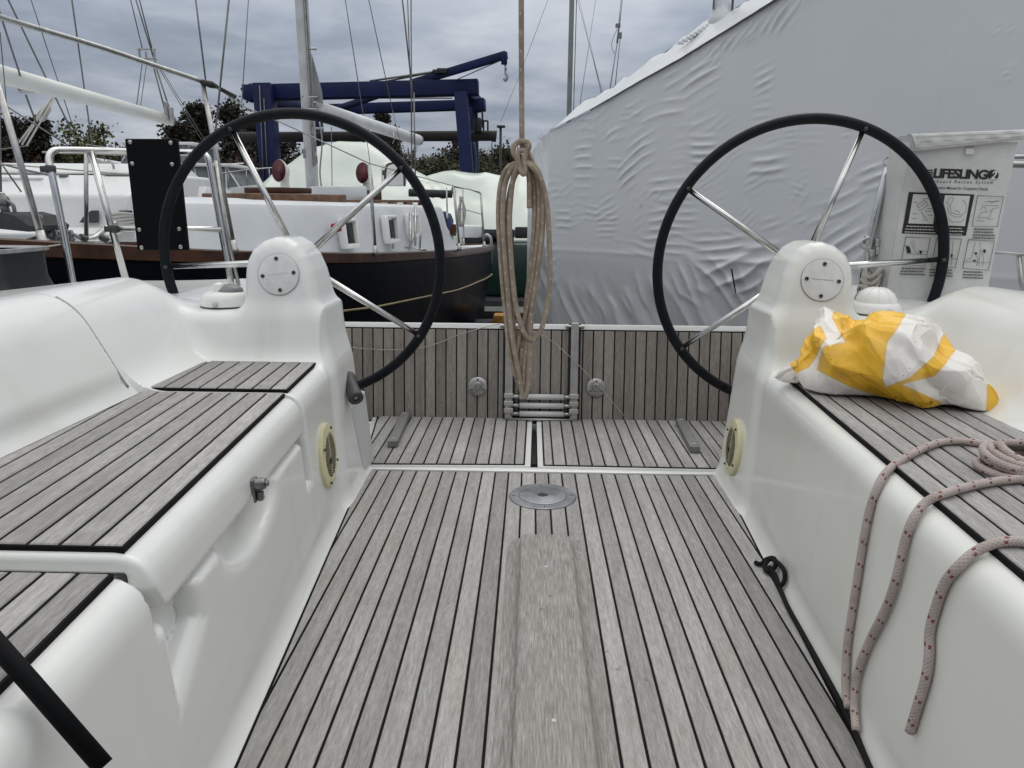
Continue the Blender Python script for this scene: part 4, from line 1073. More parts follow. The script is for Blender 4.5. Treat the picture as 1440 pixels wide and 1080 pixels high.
def lines(segs, m=.0034, r=.00055, mt=INK, name='drawing'):
    mb = MB()
    for s in segs: mb.tube([Q(x, y, m) for x, y in s], r, 4)
    return mb.build(name, mt, bag)
frames = [((1374.5, 275), (1411, 276.5), (1402, 319), (1366.5, 318)), ((1273.5, 333), (1308, 335), (1300, 374), (1266.5, 372)), ((1317, 335), (1352, 336), (1343, 376.5), (1309, 374)), ((1361.5, 337), (1398, 339), (1389.5, 380), (1353.5, 377))]
for f in frames: lines([f + (f[0],)], r=.0009, name='picture_frame')
def grp(px, py, dx, dy): return [(px + a, py + b) for a, b in zip(dx, dy)]
lines([[(1297, 280), (1303, 279), (1308, 278), (1314, 275.5)], [(1289, 289), (1300, 281), (1305, 288), (1293, 296), (1289, 289)], [(1291, 292), (1303, 284)], [(1295, 297), (1297, 301), (1300, 304), (1298, 308)], [(1296, 311), (1303, 309), (1300, 304), (1304, 311)],
       [(1283, 300.5), (1290, 300.5)], [(1282, 307), (1289, 307)], [(1284, 284), (1290, 285)], [(1304, 293), (1313, 293.5)], [(1301, 297), (1309, 297)], [(1305, 302), (1312, 303)]])
lines([[(1331, 285), (1336, 277), (1341, 278), (1335, 290), (1331, 285)], [(1332, 291), (1334, 299), (1342, 305), (1350, 305), (1357, 299), (1359, 290), (1356, 283), (1353, 281)], [(1336, 290), (1337, 298), (1345, 302), (1352, 301)],
       [(1333, 307), (1338, 312), (1350, 312), (1356, 308)], [(1343, 295), (1345, 298), (1347, 296), (1349, 299)]])
lines([[(1384, 284), (1406, 283)], [(1389, 282), (1394, 285), (1402, 282)], [(1380, 289), (1404, 289)], [(1374, 306), (1379, 299), (1390, 298), (1396, 293), (1405, 292)], [(1378, 296), (1380, 292), (1386, 292), (1386, 298)], [(1374, 306), (1390, 306), (1396, 294)], [(1372, 310), (1384, 311)], [(1387, 308), (1396, 308)]])
lines([[(1281, 342), (1284, 338), (1287, 342), (1283, 345)], [(1283, 345), (1287, 353), (1291, 357)], [(1291, 352), (1303, 354)], [(1275, 356), (1304, 358)], [(1279, 367), (1298, 369)]], mt=INKG)
lines([[(1371, 341), (1366, 362), (1358, 366)], [(1378, 341), (1378, 352), (1376, 374)], [(1354, 368), (1392, 369)], [(1371, 357), (1375, 363), (1373, 374)], [(1379, 352), (1383, 362), (1381, 374)], [(1340, 340), (1338, 372)], [(1312, 362), (1346, 364)]], mt=INKG)
mb = MB()
def blob(x, y, rx, ry, n=14): mb.add([Q(x + rx * math.cos(a), y + ry * math.sin(a), .0033) for a in np.linspace(0, 2 * PI, n, endpoint=False)], [list(range(n))], False)
for bb in ((1294.5, 354.5, 1.8, 2.6), (1338, 359.5, 1.6, 2.0), (1384, 353, 2.0, 2.6), (1372, 356, 2.2, 1.4), (1370, 366.5, 2.4, 1.2)):
    mb = MB(); blob(*bb); mb.build('drawn_figure', INK, bag, fix=False)
mb = MB(); mb.add([Q(x, y, .0033) for x, y in ((1273.5, 345), (1279, 347), (1281, 355), (1275.5, 356))], [[0, 1, 2, 3]], False); mb.build('drawn_figure', INK, bag, fix=False)
rt = random.Random(5)
def caption(x, y, w, rows, mt, sl=.03):                     # lines of print too small and worn to read
    mb = MB()
    for k in range(rows):
        xx = x + rt.uniform(0, 2) + (-k * .6); e = x + w - rt.uniform(0, 4)
        while xx < e:
            l = rt.uniform(1.6, 4.5); mb.tube([Q(xx, y + k * 4.1 + (xx - x) * sl, .0034), Q(min(xx + l, e), y + k * 4.1 + (xx - x) * sl, .0034)], .0019, 4); xx += l + .8
    mb.build('worn_caption', mt, bag)
caption(1273, 318, 42, 3, PAPER); caption(1322, 320.5, 34, 3, PAPER); caption(1368, 322, 32, 4, INKG); caption(1266, 377, 36, 3, INKG); caption(1306, 379, 36, 3, INKG); caption(1353, 382, 32, 3, INKG)
# ------------------------------------------------------------------ the navy ketch lying alongside
KE = np.array([-.65, 10.9, 0]); KN = np.array([.438, .899, 0]); KP = np.array([.899, -.438, 0])
def K(s, w, z): return KE - KN * s + KP * w + np.array([0, 0, z])
ks = [0, .06, .25, .81, 2.67, 4.76, 6.37, 7.4, 9, 11, 12.6, 13.4]
kw = [.02, .12, .24, .46, 1.13, 1.65, 1.88, 1.86, 1.72, 1.25, .55, .05]
kz = [.455, .455, .457, .463, .52, .604, .70, .79, .93, 1.10, 1.26, 1.34]
def kW(s): return float(np.interp(s, ks, kw))
def kZ(s): return float(np.interp(s, ks, kz))
ketch = thing('sailing_ketch', 'navy blue ketch with varnished toe rail and bluish white cabin, alongside on the left', 'sailboat', K(5.5, 0, -2.3))
ss_ = np.concatenate([np.array([0, .03, .06, .12, .25, .5]), np.linspace(.81, 13.4, 34)])
sec = [(1.0, -.085), (1.005, -.14), (.995, -.40), (.95, -.75), (.82, -1.1), (.55, -1.5), (.12, -1.85)]
V = []
for s in ss_:
    w = kW(s); z = kZ(s); tap = min(1, .45 + s * .5)
    row = [K(s + (-h) * .10 * (1 - min(1, s / 2)), w * (k if h > -.6 else k * tap), z + h) for k, h in sec]
    V += row + [K(s + (-h) * .10 * (1 - min(1, s / 2)), -w * (k if h > -.6 else k * tap), z + h) for k, h in sec[::-1]]
n_ = 2 * len(sec); mb = MB(); mb.add(V, grid_mesh(V, len(ss_), n_)); mb.box(K(6.5, 0, -1.85), (.25, 5.5, 1.2), (KP, KN, (0, 0, 1)))
khull = mb.build('hull', NAVY, ketch, autosm=50)
for z0, r_, nm in ((-.43, .009, 'gold_stripe'),):
    mb = MB(); pts = [K(s + (-z0) * .10 * (1 - min(1, s / 2)), kW(s) * .995 + .012, kZ(s) + z0 + .02 * (1 - min(1, s / 2))) for s in np.linspace(.05, 9.5, 50)]; mb.tube(pts, r_, 6); mb.build(nm, GOLD, khull)
V = []
for s in ss_:
    w = kW(s); z = kZ(s); V += [K(s, w - .03, z - .05), K(s, w * .5, z - .02), K(s, 0, z - .01), K(s, -w * .5, z - .02), K(s, -w + .03, z - .05)]
mb = MB(); mb.add(V, grid_mesh(V, len(ss_), 5)); mb.build('deck', KWHITE, ketch, autosm=60)
for sg in (1, -1):
    V = []
    for s in ss_:
        w = kW(s) * 1.0 + .004; z = kZ(s); V += [K(s, sg * (w + .006), z - .078), K(s, sg * (w + .014), z - .075), K(s, sg * (w + .014), z - .008), K(s, sg * (w + .004), z), K(s, sg * (w - .045), z), K(s, sg * (w - .05), z - .09)]
    mb = MB(); mb.add(V, grid_mesh(V, len(ss_), 6)); mb.build('toe_rail', VARN, ketch, autosm=50)
# cabin trunk
def cabw(s): return float(np.interp(s, [1.45, 1.9, 2.6, 4, 6.0, 6.9], [.42, .55, .72, 1.02, 1.28, 1.30]))
V = []; cs = np.concatenate([[1.45, 1.46, 1.52], np.linspace(1.7, 6.2, 22)])
for s in cs:
    w = cabw(s); zb = kZ(s) - .05; zt = float(np.interp(s, [1.45, 6.9], [.975, .985]))
    rk = .62 * max(0, 1 - (s - 1.45) / .5)            # raked end
    up = float(np.clip((s - 1.45) / .06, 0, 1))
    p = []; tl_ = float(np.clip((s - 4.2) / 2.0, 0, 1))
    def KC(q, v, z): return K(q - tl_ * .75 * (1 - v / w), v, z)     # the forward end is cut obliquely
    for sg in (1, -1):
        side = [KC(s, sg * w, zb), KC(s + rk * .3, sg * (w - .02), zb + (zt - zb) * .45), KC(s + rk * .85, sg * (w - .05), zt - .05), KC(s + rk * .95, sg * (w - .07), zt - .015), KC(s + rk, sg * (w - .11), zt), KC(s + rk, sg * (w * .5), zt + .035)]
        p.append(side)
    V += p[0] + p[1][::-1]
n_ = 12; Fc = grid_mesh(V, len(cs), n_) + [list(range(n_)), [(len(cs) - 1) * n_ + k for k in range(n_)]]
mb = MB(); mb.add(V, Fc); kcab = mb.build('cabin', KWHITE, ketch, autosm=38)
# opening ports on the cabin side
pA, pB = K(2.2, cabw(2.2), 0), K(4.2, cabw(4.2), 0); pd = _n(pA - pB); pn = np.array([-pd[1], pd[0], 0]); pn = pn if pn[1] < 0 else -pn
if pn[0] < 0 and pn[1] > 0: pn = -pn
for px, py, sz in ((491, 328, .22), (549, 322, .23), (581, 317, .21)):
    Yc = [(lambda s: K(s, cabw(s), 0))(s) for s in np.linspace(1.6, 6.5, 200)]
    c = min(Yc, key=lambda p: abs((748 + 1040 * p[0] / p[1]) - px)); z = .95 + (294 - py) / 1040 * c[1]; c = np.array([c[0], c[1], z])
    z3 = np.array([0, 0, 1.0]); up_ = _n(z3 * 1 - pn * .10)
    mb = MB(); h = sz / 2
    for a, b, w_, l_ in ((0, h, sz, .03), (0, -h * 1.02, sz * 1.05, .04), (h, 0, .03, sz), (-h, 0, .03, sz)):
        mb.box(c + pd * a + up_ * b + pn * .03, (w_, .07, l_), (pd, pn, up_), .008)
    pt = mb.build('opening_port', WPLAST, kcab, autosm=40)
for px, py in ((491, 328), (549, 322)):
    c = min(Yc, key=lambda p: abs((748 + 1040 * p[0] / p[1]) - px - 3)); z = .95 + (294 - py) / 1040 * c[1]; c = np.array([c[0], c[1], z])
    mb = MB(); mb.box(c + pn * .012, (.11, .02, .17), (pd, pn, up_), .004); mb.build('pane', GLASS, kcab, autosm=40)
c = min(Yc, key=lambda p: abs((748 + 1040 * p[0] / p[1]) - 470)); c = np.array([c[0], c[1], .95 + (294 - 321) / 1040 * c[1]])
mb = MB(); mb.box(c + pn * .05, (.07, .08, .07), (pd, pn, up_), .02); mb.build('red_side_light', REDL, kcab, autosm=40)
e0, e1 = K(1.452 + .25, .30, .62), K(1.452 + .25, -.05, .62)
mb = MB(); zt_ = .975; zb_ = kZ(1.45) - .05
def endp(w, t): return K(1.455 + .62 * t - .012, w, zb_ + (zt_ - zb_) * t)
mb.add([endp(.30, .35), endp(.08, .35), endp(.08, .82), endp(.27, .82)], [[0, 1, 2, 3]], False); mb.build('aft_window', GLASS, kcab, fix=False)
# deck furniture
def kpx(px, py, Y): return RY(px, py, Y)
kr = (KP, KN, np.array([0, 0, 1.0]))
mb = MB(); a, b = kpx(318, 280, 6.1), kpx(455, 281, 7.2); d = _n(b - a); L_ = np.linalg.norm(b - a); mb.box((a + b) / 2 + (0, 0, .0), (L_, .55, .095), (d, np.cross((0, 0, 1), d), (0, 0, 1)), .012)
hb = mb.build('hatch_coaming', VARNL, ketch, autosm=40)
mb = MB(); a2, b2 = kpx(370, 268, 6.5), kpx(412, 268, 6.9); mb.box((a2 + b2) / 2, (.42, .4, .05), (d, np.cross((0, 0, 1), d), (0, 0, 1)), .01); mb.build('hatch_lid', VARN, hb, autosm=40)
mb = MB(); a, b = kpx(455, 272, 7.4), kpx(492, 272, 7.7); d = _n(b - a); mb.box((a + b) / 2, (np.linalg.norm(b - a), .5, .14), (d, np.cross((0, 0, 1), d), (0, 0, 1)), .02); mb.build('white_hatch', KWHITE, ketch, autosm=40)
mb = MB(); a, b = kpx(491, 275, 7.6), kpx(521, 275, 7.9); d = _n(b - a); mb.box((a + b) / 2, (np.linalg.norm(b - a), .3, .11), (d, np.cross((0, 0, 1), d), (0, 0, 1)), .01); mb.build('vent_box', VARN, ketch, autosm=40)
mb = MB(); a, b = kpx(466, 283, 7.0), kpx(600, 283, 8.6); d = _n(b - a); L_ = np.linalg.norm(b - a); q_ = np.cross((0, 0, 1), d)
mb.box((a + b) / 2, (L_, .05, .028), (d, q_, (0, 0, 1)), .008)
for k in range(6): mb.box(a + d * L_ * (k + .3) / 5.6 - (0, 0, .03), (.16, .05, .045), (d, q_, (0, 0, 1)), .008, taper=(.7, 1))
mb.build('hand_rail', VARNL, ketch, autosm=40)
for px, py, Y in ((392, 240, 7.2), (510, 243, 7.7)):
    c = kpx(px, py, Y); ax = _n(np.array([-.25, -1, .12])); r = .078
    mb = MB(); mb.lathe([(r * 1.12, .0), (r * 1.14, -.01), (r * 1.05, -.05), (r * .8, -.11), (r * .45, -.14), (0, -.15)], c, ax, 24)
    mb.v = [(c[0] + (p[0] - c[0]) * .88, p[1], c[2] + (p[2] - c[2]) * 1.2) for p in mb.v]
    mb.tube(smooth_path([c - ax * .08, c - ax * .09 - (0, 0, .09), c - ax * .09 - (0, 0, .19)], 4), .045, 12); cw = mb.build('cowl_vent', WPLAST, ketch, autosm=50)
    mb = MB(); mb.lathe([(r * 1.10, .004), (r * .95, -.012), (r * .5, -.045), (0, -.06)], c, ax, 24); mb.v = [(c[0] + (p[0] - c[0]) * .88, p[1], c[2] + (p[2] - c[2]) * 1.2) for p in mb.v]; mb.build('lining', RED, cw)
    mb = MB(); mb.lathe([(.09, 0), (.085, .03), (.06, .04)], c - ax * .09 - (0, 0, .215), n=20); mb.build('base', WPLAST, cw)
# spars
def spar(name, a, b, r0, r1, m, parent, n=14, flat=1.0): mb = MB(); mb.tube([a, lerp(a, b, .5), b], [r0, (r0 + r1) / 2, r1], n); return mb.build(name, m, parent)
ma, mt_ = kpx(440, 271, 7.57), kpx(422, -30, 7.50); mdir = _n(mt_ - ma); mt_ = ma + mdir * 9.0
mizz = spar('mizzen_mast', ma, mt_, .062, .058, MAST, ketch, 18)
mb = MB(); mb.tube([ma + mdir * .25 + (.045, -.045, 0), mt_ + (.045, -.045, 0)], .014, 6); mb.build('sail_track', STEELD, mizz)
mb = MB(); mb.prism([kpx(438, 76, 7.5), kpx(452, 128, 7.5), kpx(454, 146, 7.5), kpx(441, 142, 7.5)], (0, .02, 0)); mb.build('mast_bracket', MASTG, mizz)
mb = MB()
for x0, x1, y in ((424, 445, 68), (425, 447, 136), (424, 448, 153), (437, 455, 180)): mb.tube([kpx(x0, y, 7.49), kpx(x1, y + 1, 7.49)], .012, 6)
mb.tube(smooth_path([kpx(449, 170, 7.45), kpx(453, 200, 7.45), kpx(450, 240, 7.45), kpx(452, 262, 7.45)], 4), .008, 5); mb.build('mast_fittings', STEELD, mizz)
mb = MB()
for (x, y, w, h) in ((428, 216, 4, 12), (443, 206, 4, 14), (445, 225, 3, 10), (422, 82, 2, 9)): mb.box(kpx(x, y, 7.505), (w * .0072, .004, h * .0072), bev=.0)
mb.build('worn_patch', MASTG, mizz)
mzb = spar('mizzen_boom', kpx(449, 152, 7.55), kpx(588, 197, 9.3), .062, .062, MAST, ketch, 14)
mb = MB(); mb.tube([kpx(588, 197, 9.3), kpx(592, 198, 9.33)], [.064, .05], 12); mb.build('boom_end', STEELD, mzb)
mb = MB()
for x, y in ((517, 179), (553, 190), (500, 165)): mb.tube([kpx(x, y - 4, 8.3), kpx(x + 2, y + 6, 8.3), kpx(x - 1, y + 12, 8.3)], .006, 5)
mb.build('boom_bail', STEELD, mzb)
mnb = spar('main_boom', kpx(-90, 80, 4.6), kpx(240, 169, 6.1), .064, .040, SAILW, ketch, 18)
mb = MB(); mb.tube([kpx(237, 168, 6.09), kpx(243, 170, 6.12)], .043, 12); mb.build('boom_end', STEELD, mnb)
mb = MB(); mb.box(kpx(37, 124, 5.25), (.10, .05, .06), bev=.012); mb.box(kpx(77, 130, 5.45), (.05, .05, .06), bev=.01); mb.build('sheet_block', STEELD, mnb, autosm=40)
mb = MB(); 
for x0, y0, x1, y1 in ((74, 134, 31, 203), (76, 138, 38, 204), (72, 140, 27, 200)): mb.tube([kpx(x0, y0, 5.4), kpx(x1, y1, 4.9)], .006, 6)
mb.tube([kpx(66, 152, 5.35), kpx(57, 166, 5.25)], .03, 8)
mb.build('mainsheet', WIREL, mnb)
# standing and running rigging: one object each
def wire(pts, r=.004, m=WIRE, parent=None, name='rigging_wire', n=6): mb = MB(); mb.tube([RY(*p) for p in pts], r, n); return mb.build(name, m, parent if parent is not None else ketch)
for w_ in [((2, -20, 5.2), (107, 197, 6.2), .0065), ((37, -20, 6), (102, 176, 6.6), .004), ((99, -15, 5.6), (130, 206, 6.2), .0055), ((-3, 10, 4.6), (29, 108, 5), .006), ((36, 133, 5.1), (51, 173, 5.1), .006), ((0, 45, 4.4), (9, 145, 4.6), .003),
           ((178, -24, 6), (200, 68, 6.1), .004), ((184, -24, 6), (216, 82, 6.1), .005), ((190, -24, 6), (214, 70, 6.1), .005), ((200, 88, 6.1), (192, 150, 6.2), .004), ((206, 90, 6.1), (197, 154, 6.2), .003), ((216, 94, 6.1), (234, 163, 6.1), .006), ((220, 96, 6.1), (243, 168, 6.1), .006), ((224, 97, 6.1), (283, 196, 7), .003), ((227, 98, 6.1), (290, 200, 7), .003),
           ((274, -10, 4.6), (289, 112, 4.6), .005), ((323, -10, 4.9), (303, 185, 4.9), .006), ((350, -10, 6), (340, 145, 6), .0035), ((484, -10, 8), (513, 176, 8.4), .005), ((513, 176, 8.4), (530, 300, 8.5), .004), ((516, -12, 8), (552, 155, 8.6), .005), ((552, 155, 8.6), (572, 240, 8.6), .004),
           ((565, -8, 8.8), (580, 130, 9.2), .009), ((578, -8, 8.8), (579, 250, 8.9), .008), ((582, 130, 9.2), (584, 250, 9.0), .009), ((573, -8, 8.8), (577, 120, 9.2), .006), ((466, 178, 7.6), (467, 262, 7.7), .004), ((10, 150, 4.7), (95, 204, 4.8), .005), ((0, 210, 4.4), (40, 205, 4.6), .004)]:
    wire(w_[:2], w_[2])
c = RY(207, 76, 6.1); mb = MB()
for dx, dz, sx, sz_ in ((0, .035, .14, .014), (-.06, .0, .014, .075), (.055, -.02, .014, .09), (-.01, -.01, .012, .06), (.02, -.035, .10, .02)): mb.box(c + (dx, 0, dz), (sx, .02, sz_), bev=.004)
mb.build('backstay_plate', STEELD, ketch)
for x, y, Y in ((578, 240, 8.95), (581, 300, 8.95), (576, 330, 8.95), (234, 152, 6.05), (241, 160, 6.05)): mb = MB(); mb.box(RY(x, y, Y), (.03, .03, .10), bev=.006); mb.build('turnbuckle', STEELD, ketch)
# guard rails of the ketch
kr1 = [RY(-70, 0, 2.95), RY(0, 24, 3.35), RY(60, 42, 3.62), RY(140, 66, 3.92), RY(220, 93, 4.18), RY(286, 115, 4.36)]
mb = MB(); mb.tube(smooth_path(kr1, 4), .0135, 12); mb.build('rail_tube', STEELD, ketch)
mb = MB(); mb.tube([RY(283, 115, 4.35), RY(297, 119, 4.37), RY(305, 122, 4.42)], [.014, .02, .012], 10); mb.tube([RY(308, 124, 4.45), RY(330, 136, 4.6)], [.012, .014], 8); mb.build('rail_end_fitting', BRUB, ketch)
wire([(300, 119, 4.38), (345, 151, 4.75), (395, 172, 5.2), (520, 230, 5.95), (640, 262, 8.0), (675, 270, 9.9)], .005, WIREL, name='lifeline')
for (x0, y0, x1, y1, Y, r) in ((-6, 110, 61, 342, 3.52, .0155), (285, 116, 330, 352, 4.36, .0135), (519, 231, 528, 356, 5.9, .0135), (638, 262, 646, 350, 8.0, .014), (676, 271, 681, 346, 9.9, .014), (651, 266, 652, 342, 9.6, .010), (628, 264, 629, 305, 10.4, .010)):
    b = RY(x1, y1, Y); t = RY(x0, y0, Y); mb = MB(); mb.tube([b, lerp(b, t, .5), t], r, 10); st_ = mb.build('stanchion', STEELD, ketch)
    mb = MB(); mb.lathe([(r * 1.8, -.02), (r * 1.8, .01), (r * 1.3, .02), (r * 1.25, .06)], b, _n(t - b), 12); mb.build('stanchion_base', STEELD, st_)
wire([(638, 263, 8.0), (660, 266, 9.4), (676, 272, 9.9)], .008, STEELD, name='lifeline'); wire([(645, 293, 8.2), (655, 295, 9.2), (676, 301, 9.9)], .006, WIREL, name='lifeline')
mb = MB(); cz = RY(648, 300, 8.4)
for k in range(5):
    mb.tube(smooth_path([cz + (.02 * math.sin(k), .02 * k, .18), cz + (.05 * math.cos(k * 2), 0, .02), cz + (.03 * math.sin(k * 3), 0, -.14), cz + (-.03, .02, .0), cz + (.01, 0, .16)], 5), .010, 6)
mb.build('hanging_line', WIREL, ketch)
mb = MB()
for x0, y0, x1, y1 in ((570, 348, 600, 352), (575, 352, 582, 330), (590, 352, 592, 320), (553, 350, 553, 340)): mb.tube([RY(x0, y0, 7.2), RY(x1, y1, 7.2)], .011, 6)
mb.tube([RY(577, 345, 7.2), RY(577, 300, 7.5)], .014, 8); mb.tube([RY(584, 345, 7.2), RY(584, 290, 7.5)], .010, 8); mb.build('chain_plate', STEELD, ketch)
mb = MB(); mb.box(RY(660, 325, 10.0), (.36, .3, .16), bev=.05); mb.build('aft_locker', KWHITE, ketch, autosm=40)
mb = MB(); mb.prism([RY(634, 315, 9.2), RY(643, 316, 9.2), RY(640, 332, 9.2), RY(632, 330, 9.2)], (0, .1, 0)); mb.build('tiller_head', VARN, ketch)
c = RY(681, 335, 10.5); mb = MB(); mb.tube(smooth_path([c, c + (.03, 0, .05), c + (.09, 0, .01), c + (.10, 0, -.12), c + (.09, .02, -.35)], 5), .018, 8); mb.build('bow_roller', STEELD, ketch)
# rope and hose clutter on the ketch's side deck, left
c = RY(172, 316, 5.2); mb = MB()
for k in range(5):
    t = np.linspace(0, 2 * PI, 26); mb.tube([c + (.085 * math.cos(a), .06 * math.sin(a), .018 * k + .006 * math.sin(2 * a + k)) for a in t], .011, 7)
mb.build('coiled_line', WIREL, ketch)
mb = MB(); mb.tube(smooth_path([RY(120, 338, 4.5), RY(135, 333, 4.6), RY(150, 320, 4.7), RY(162, 314, 4.8)], 5), .020, 8); mb.tube(smooth_path([RY(85, 335, 4.5), RY(110, 340, 4.4), RY(140, 340, 4.4), RY(158, 335, 4.5)], 5), .016, 8); mb.build('hose', STEELD, ketch)
mb = MB(); rz_ = random.Random(9)
for k in range(14):
    p = RY(62 + rz_.uniform(0, 45), 334 + rz_.uniform(-3, 6), 4.2); mb.tube(smooth_path([p, p + (rz_.uniform(-.06, .06), .02, .03), p + (rz_.uniform(-.12, .12), .0, -.01)], 4), .009, 6)
mb.build('deck_line', WIRE, ketch)
for x, y in ((118, 332), (147, 333)): mb = MB(); mb.tube(smooth_path([RY(x - 6, y, 4.3), RY(x, y + 3, 4.3), RY(x + 5, y + 6, 4.3)], 4), [.016] + [.02] * 7 + [.01], 6); mb.build('cleat', BLACK, ketch)
mb = MB(); V = [RY(*p) for p in ((-40, 300, 3.9), (0, 298, 3.9), (20, 303, 3.95), (42, 318, 4.0), (40, 326, 4.0), (0, 322, 3.9), (-40, 322, 3.9))]; mb.prism(V, (0, .35, 0)); mb.build('folded_canvas', CANV, ketch)
mb = MB(); mb.tube(smooth_path([RY(8, 282, 4.0), RY(18, 288, 4.0), (RY(21, 300, 4.0)), RY(20, 308, 4.0)], 5), .010, 7); mb.build('deck_fitting', WIRE, ketch)
mb = MB(); mb.tube(smooth_path([RY(49, 303, 3.7), RY(58, 305, 3.7), RY(59, 311, 3.7), RY(53, 322, 3.7)], 5), .008, 7); mb.build('deck_fitting', WIRE, ketch)
mb = MB(); mb.tube([RY(0, 272, 4.0), RY(12, 310, 4.0)], .022, 8); mb.build('deck_fitting', WIRE, ketch)
mb = MB(); mb.tube([RY(2, 284, 4.0), RY(10, 283, 4.0)], .03, 8); mb.build('deck_fitting', WIRE, ketch)
mb = MB(); mb.tube(smooth_path([RY(47, 349, 3.2), RY(65, 347, 3.3), RY(85, 344, 3.45)], 4), .004, 6); mb.build('lanyard', WIREL, ketch)
mb = MB(); a, b = RY(537, 262, 9.6), RY(571, 229, 9.6); mb.box((a + b) / 2, (.30, .2, .28), bev=.05); mb.build('white_canister', WPLAST, ketch, autosm=40)
mb = MB(); mb.tube(smooth_path([RY(541, 262, 9.4), RY(543, 236, 9.4), RY(550, 230, 9.4), RY(566, 231, 9.4), RY(569, 262, 9.4)], 5), .014, 8); mb.box(RY(540, 243, 9.35), (.04, .03, .06)); mb.build('canister_bracket', DGREY, ketch)

# ------------------------------------------------------------------ white sailboat behind the ketch
wb = thing('white_sailboat', 'white sailboat with low cabin and grab rails, behind the ketch rope clutter', 'sailboat', RY(60, 294, 9.5) * np.array([1, 1, 0]) + np.array([0, 0, -2.3]))
def slab(name, prof, x0, x1, m, parent, bev=.05, sm=40):
    """extrudes a (Y, z) profile along X from x0 to x1 with soft edges"""
    mb = MB(); mb.prism([(x0, y, z) for y, z in prof], (x1 - x0, 0, 0)); o = mb.build(name, m, parent, autosm=sm)
    bv = o.modifiers.new('bevel', 'BEVEL'); bv.width = bev; bv.segments = 3; bv.limit_method = 'ANGLE'; return o
slab('hull', [(8.0, .55), (8.1, -.4), (9.2, -1.7), (10.2, -2.28), (11.2, -1.7), (12.3, -.4), (12.4, .55)], -9.5, -4.45, WHITEB, wb)
slab('deck_edge', [(8.02, .53), (8.02, .66), (8.3, .70), (12, .70), (12.3, .53)], -9.45, -4.5, WHITEB, wb, .03)
wc = slab('cabin', [(8.75, .66), (8.85, 1.07), (8.98, 1.12), (9.15, 1.16), (9.4, 1.30), (9.9, 1.36), (11.2, 1.36), (11.9, .66)], -8.8, -4.75, WHITEB, wb, .04)
slab('coach_roof', [(9.6, 1.34), (9.75, 1.45), (10.2, 1.50), (11, 1.5), (11.5, 1.3)], -8.5, -4.95, WHITEB, wb, .04)
for x0, x1 in ((115, 142), (155, 192)):
    a, b = RPL(x0, 313, np.array([0, 8.76, .7]), _n(np.array([0, -.41, .1]))), RPL(x1, 296, np.array([0, 8.76, .7]), _n(np.array([0, -.41, .1])))
    mb = MB(); zl_, zh_ = a[2], b[2]
    poly = [(a[0], 8.735, zl_), (b[0], 8.735, zl_), (b[0], 8.77, zh_), (a[0] + .14, 8.77, zh_), (a[0] + .05, 8.75, (zl_ + zh_) / 2)]
    mb.prism(poly, (0, -.012, 0)); mb.build('cabin_window', GLASS, wb)
mb = MB(); a, b = RY(85, 275, 9.02), RY(183, 271, 9.02); mb.tube([a, b], .022, 8)
for t in (0, .36, .6, .9): p = lerp(a, b, t); mb.tube([p, p + (0, .02, -.06)], .028, 8)
mb.build('grab_rail', VARNL, wb)
mb = MB(); mb.tube([RY(-10, 250, 9.3), RY(20, 255, 9.3), RY(70, 257, 9.35)], .02, 6); mb.box(RY(40, 253, 9.5), (.6, .4, .05), bev=.02); mb.build('deck_hatch', LGREY, wb, autosm=40)
mb = MB(); mb.box(RY(18, 243, 9.8), (.16, .16, .09), bev=.02); mb.tube([RY(17, 236, 9.8), RY(18, 244, 9.8)], .05, 10); mb.build('winch', STEELD, wb, autosm=40)
mb = MB(); mb.tube(smooth_path([RY(0, 230, 9.6), RY(40, 240, 9.6), RY(90, 250, 9.4), RY(105, 253, 9.4)], 4), .014, 6); mb.box(RY(90, 249, 9.4), (.1, .06, .07), bev=.01); mb.build('control_line', WIRE, wb)
mb = MB(); mb.tube(smooth_path([RY(138, 224, 9.6), RY(148, 228, 9.6), RY(154, 226, 9.6), RY(159, 232, 9.6), RY(160, 238, 9.6)], 5), .014, 6); mb.box(RY(172, 246, 9.6), (.35, .3, .03), bev=.01); mb.build('hatch_stay', STEELD, wb, autosm=40)
for x in (121, 122.5): 
    pass
mb = MB(); mb.tube([RY(121, 214, 7.9), RY(121.5, 334, 7.9)], .022, 8); mb.build('stanchion', STEELD, wb)
mb = MB(); mb.tube([RY(60, 214, 7.9), RY(190, 218, 7.9)], .012, 6); mb.tube([RY(-20, 230, 7.9), RY(20, 232, 7.9), RY(190, 246, 7.9)], .008, 6); mb.build('lifeline', WIREL, wb)
mb = MB()
for k in range(4): mb.tube([RY(158, 312 + k * 2.6, 8.2), RY(192, 313 + k * 2.6, 8.2)], .016, 6)
mb.build('coiled_line', WIREL, wb)
mb = MB(); mb.tube([RY(0, 270, 8.2), RY(-3, 120, 8.3)], .02, 6); mb.tube([RY(-5, 220, 8.2), RY(30, 270, 8.3)], .01, 6); mb.build('shroud', WIRE, wb)

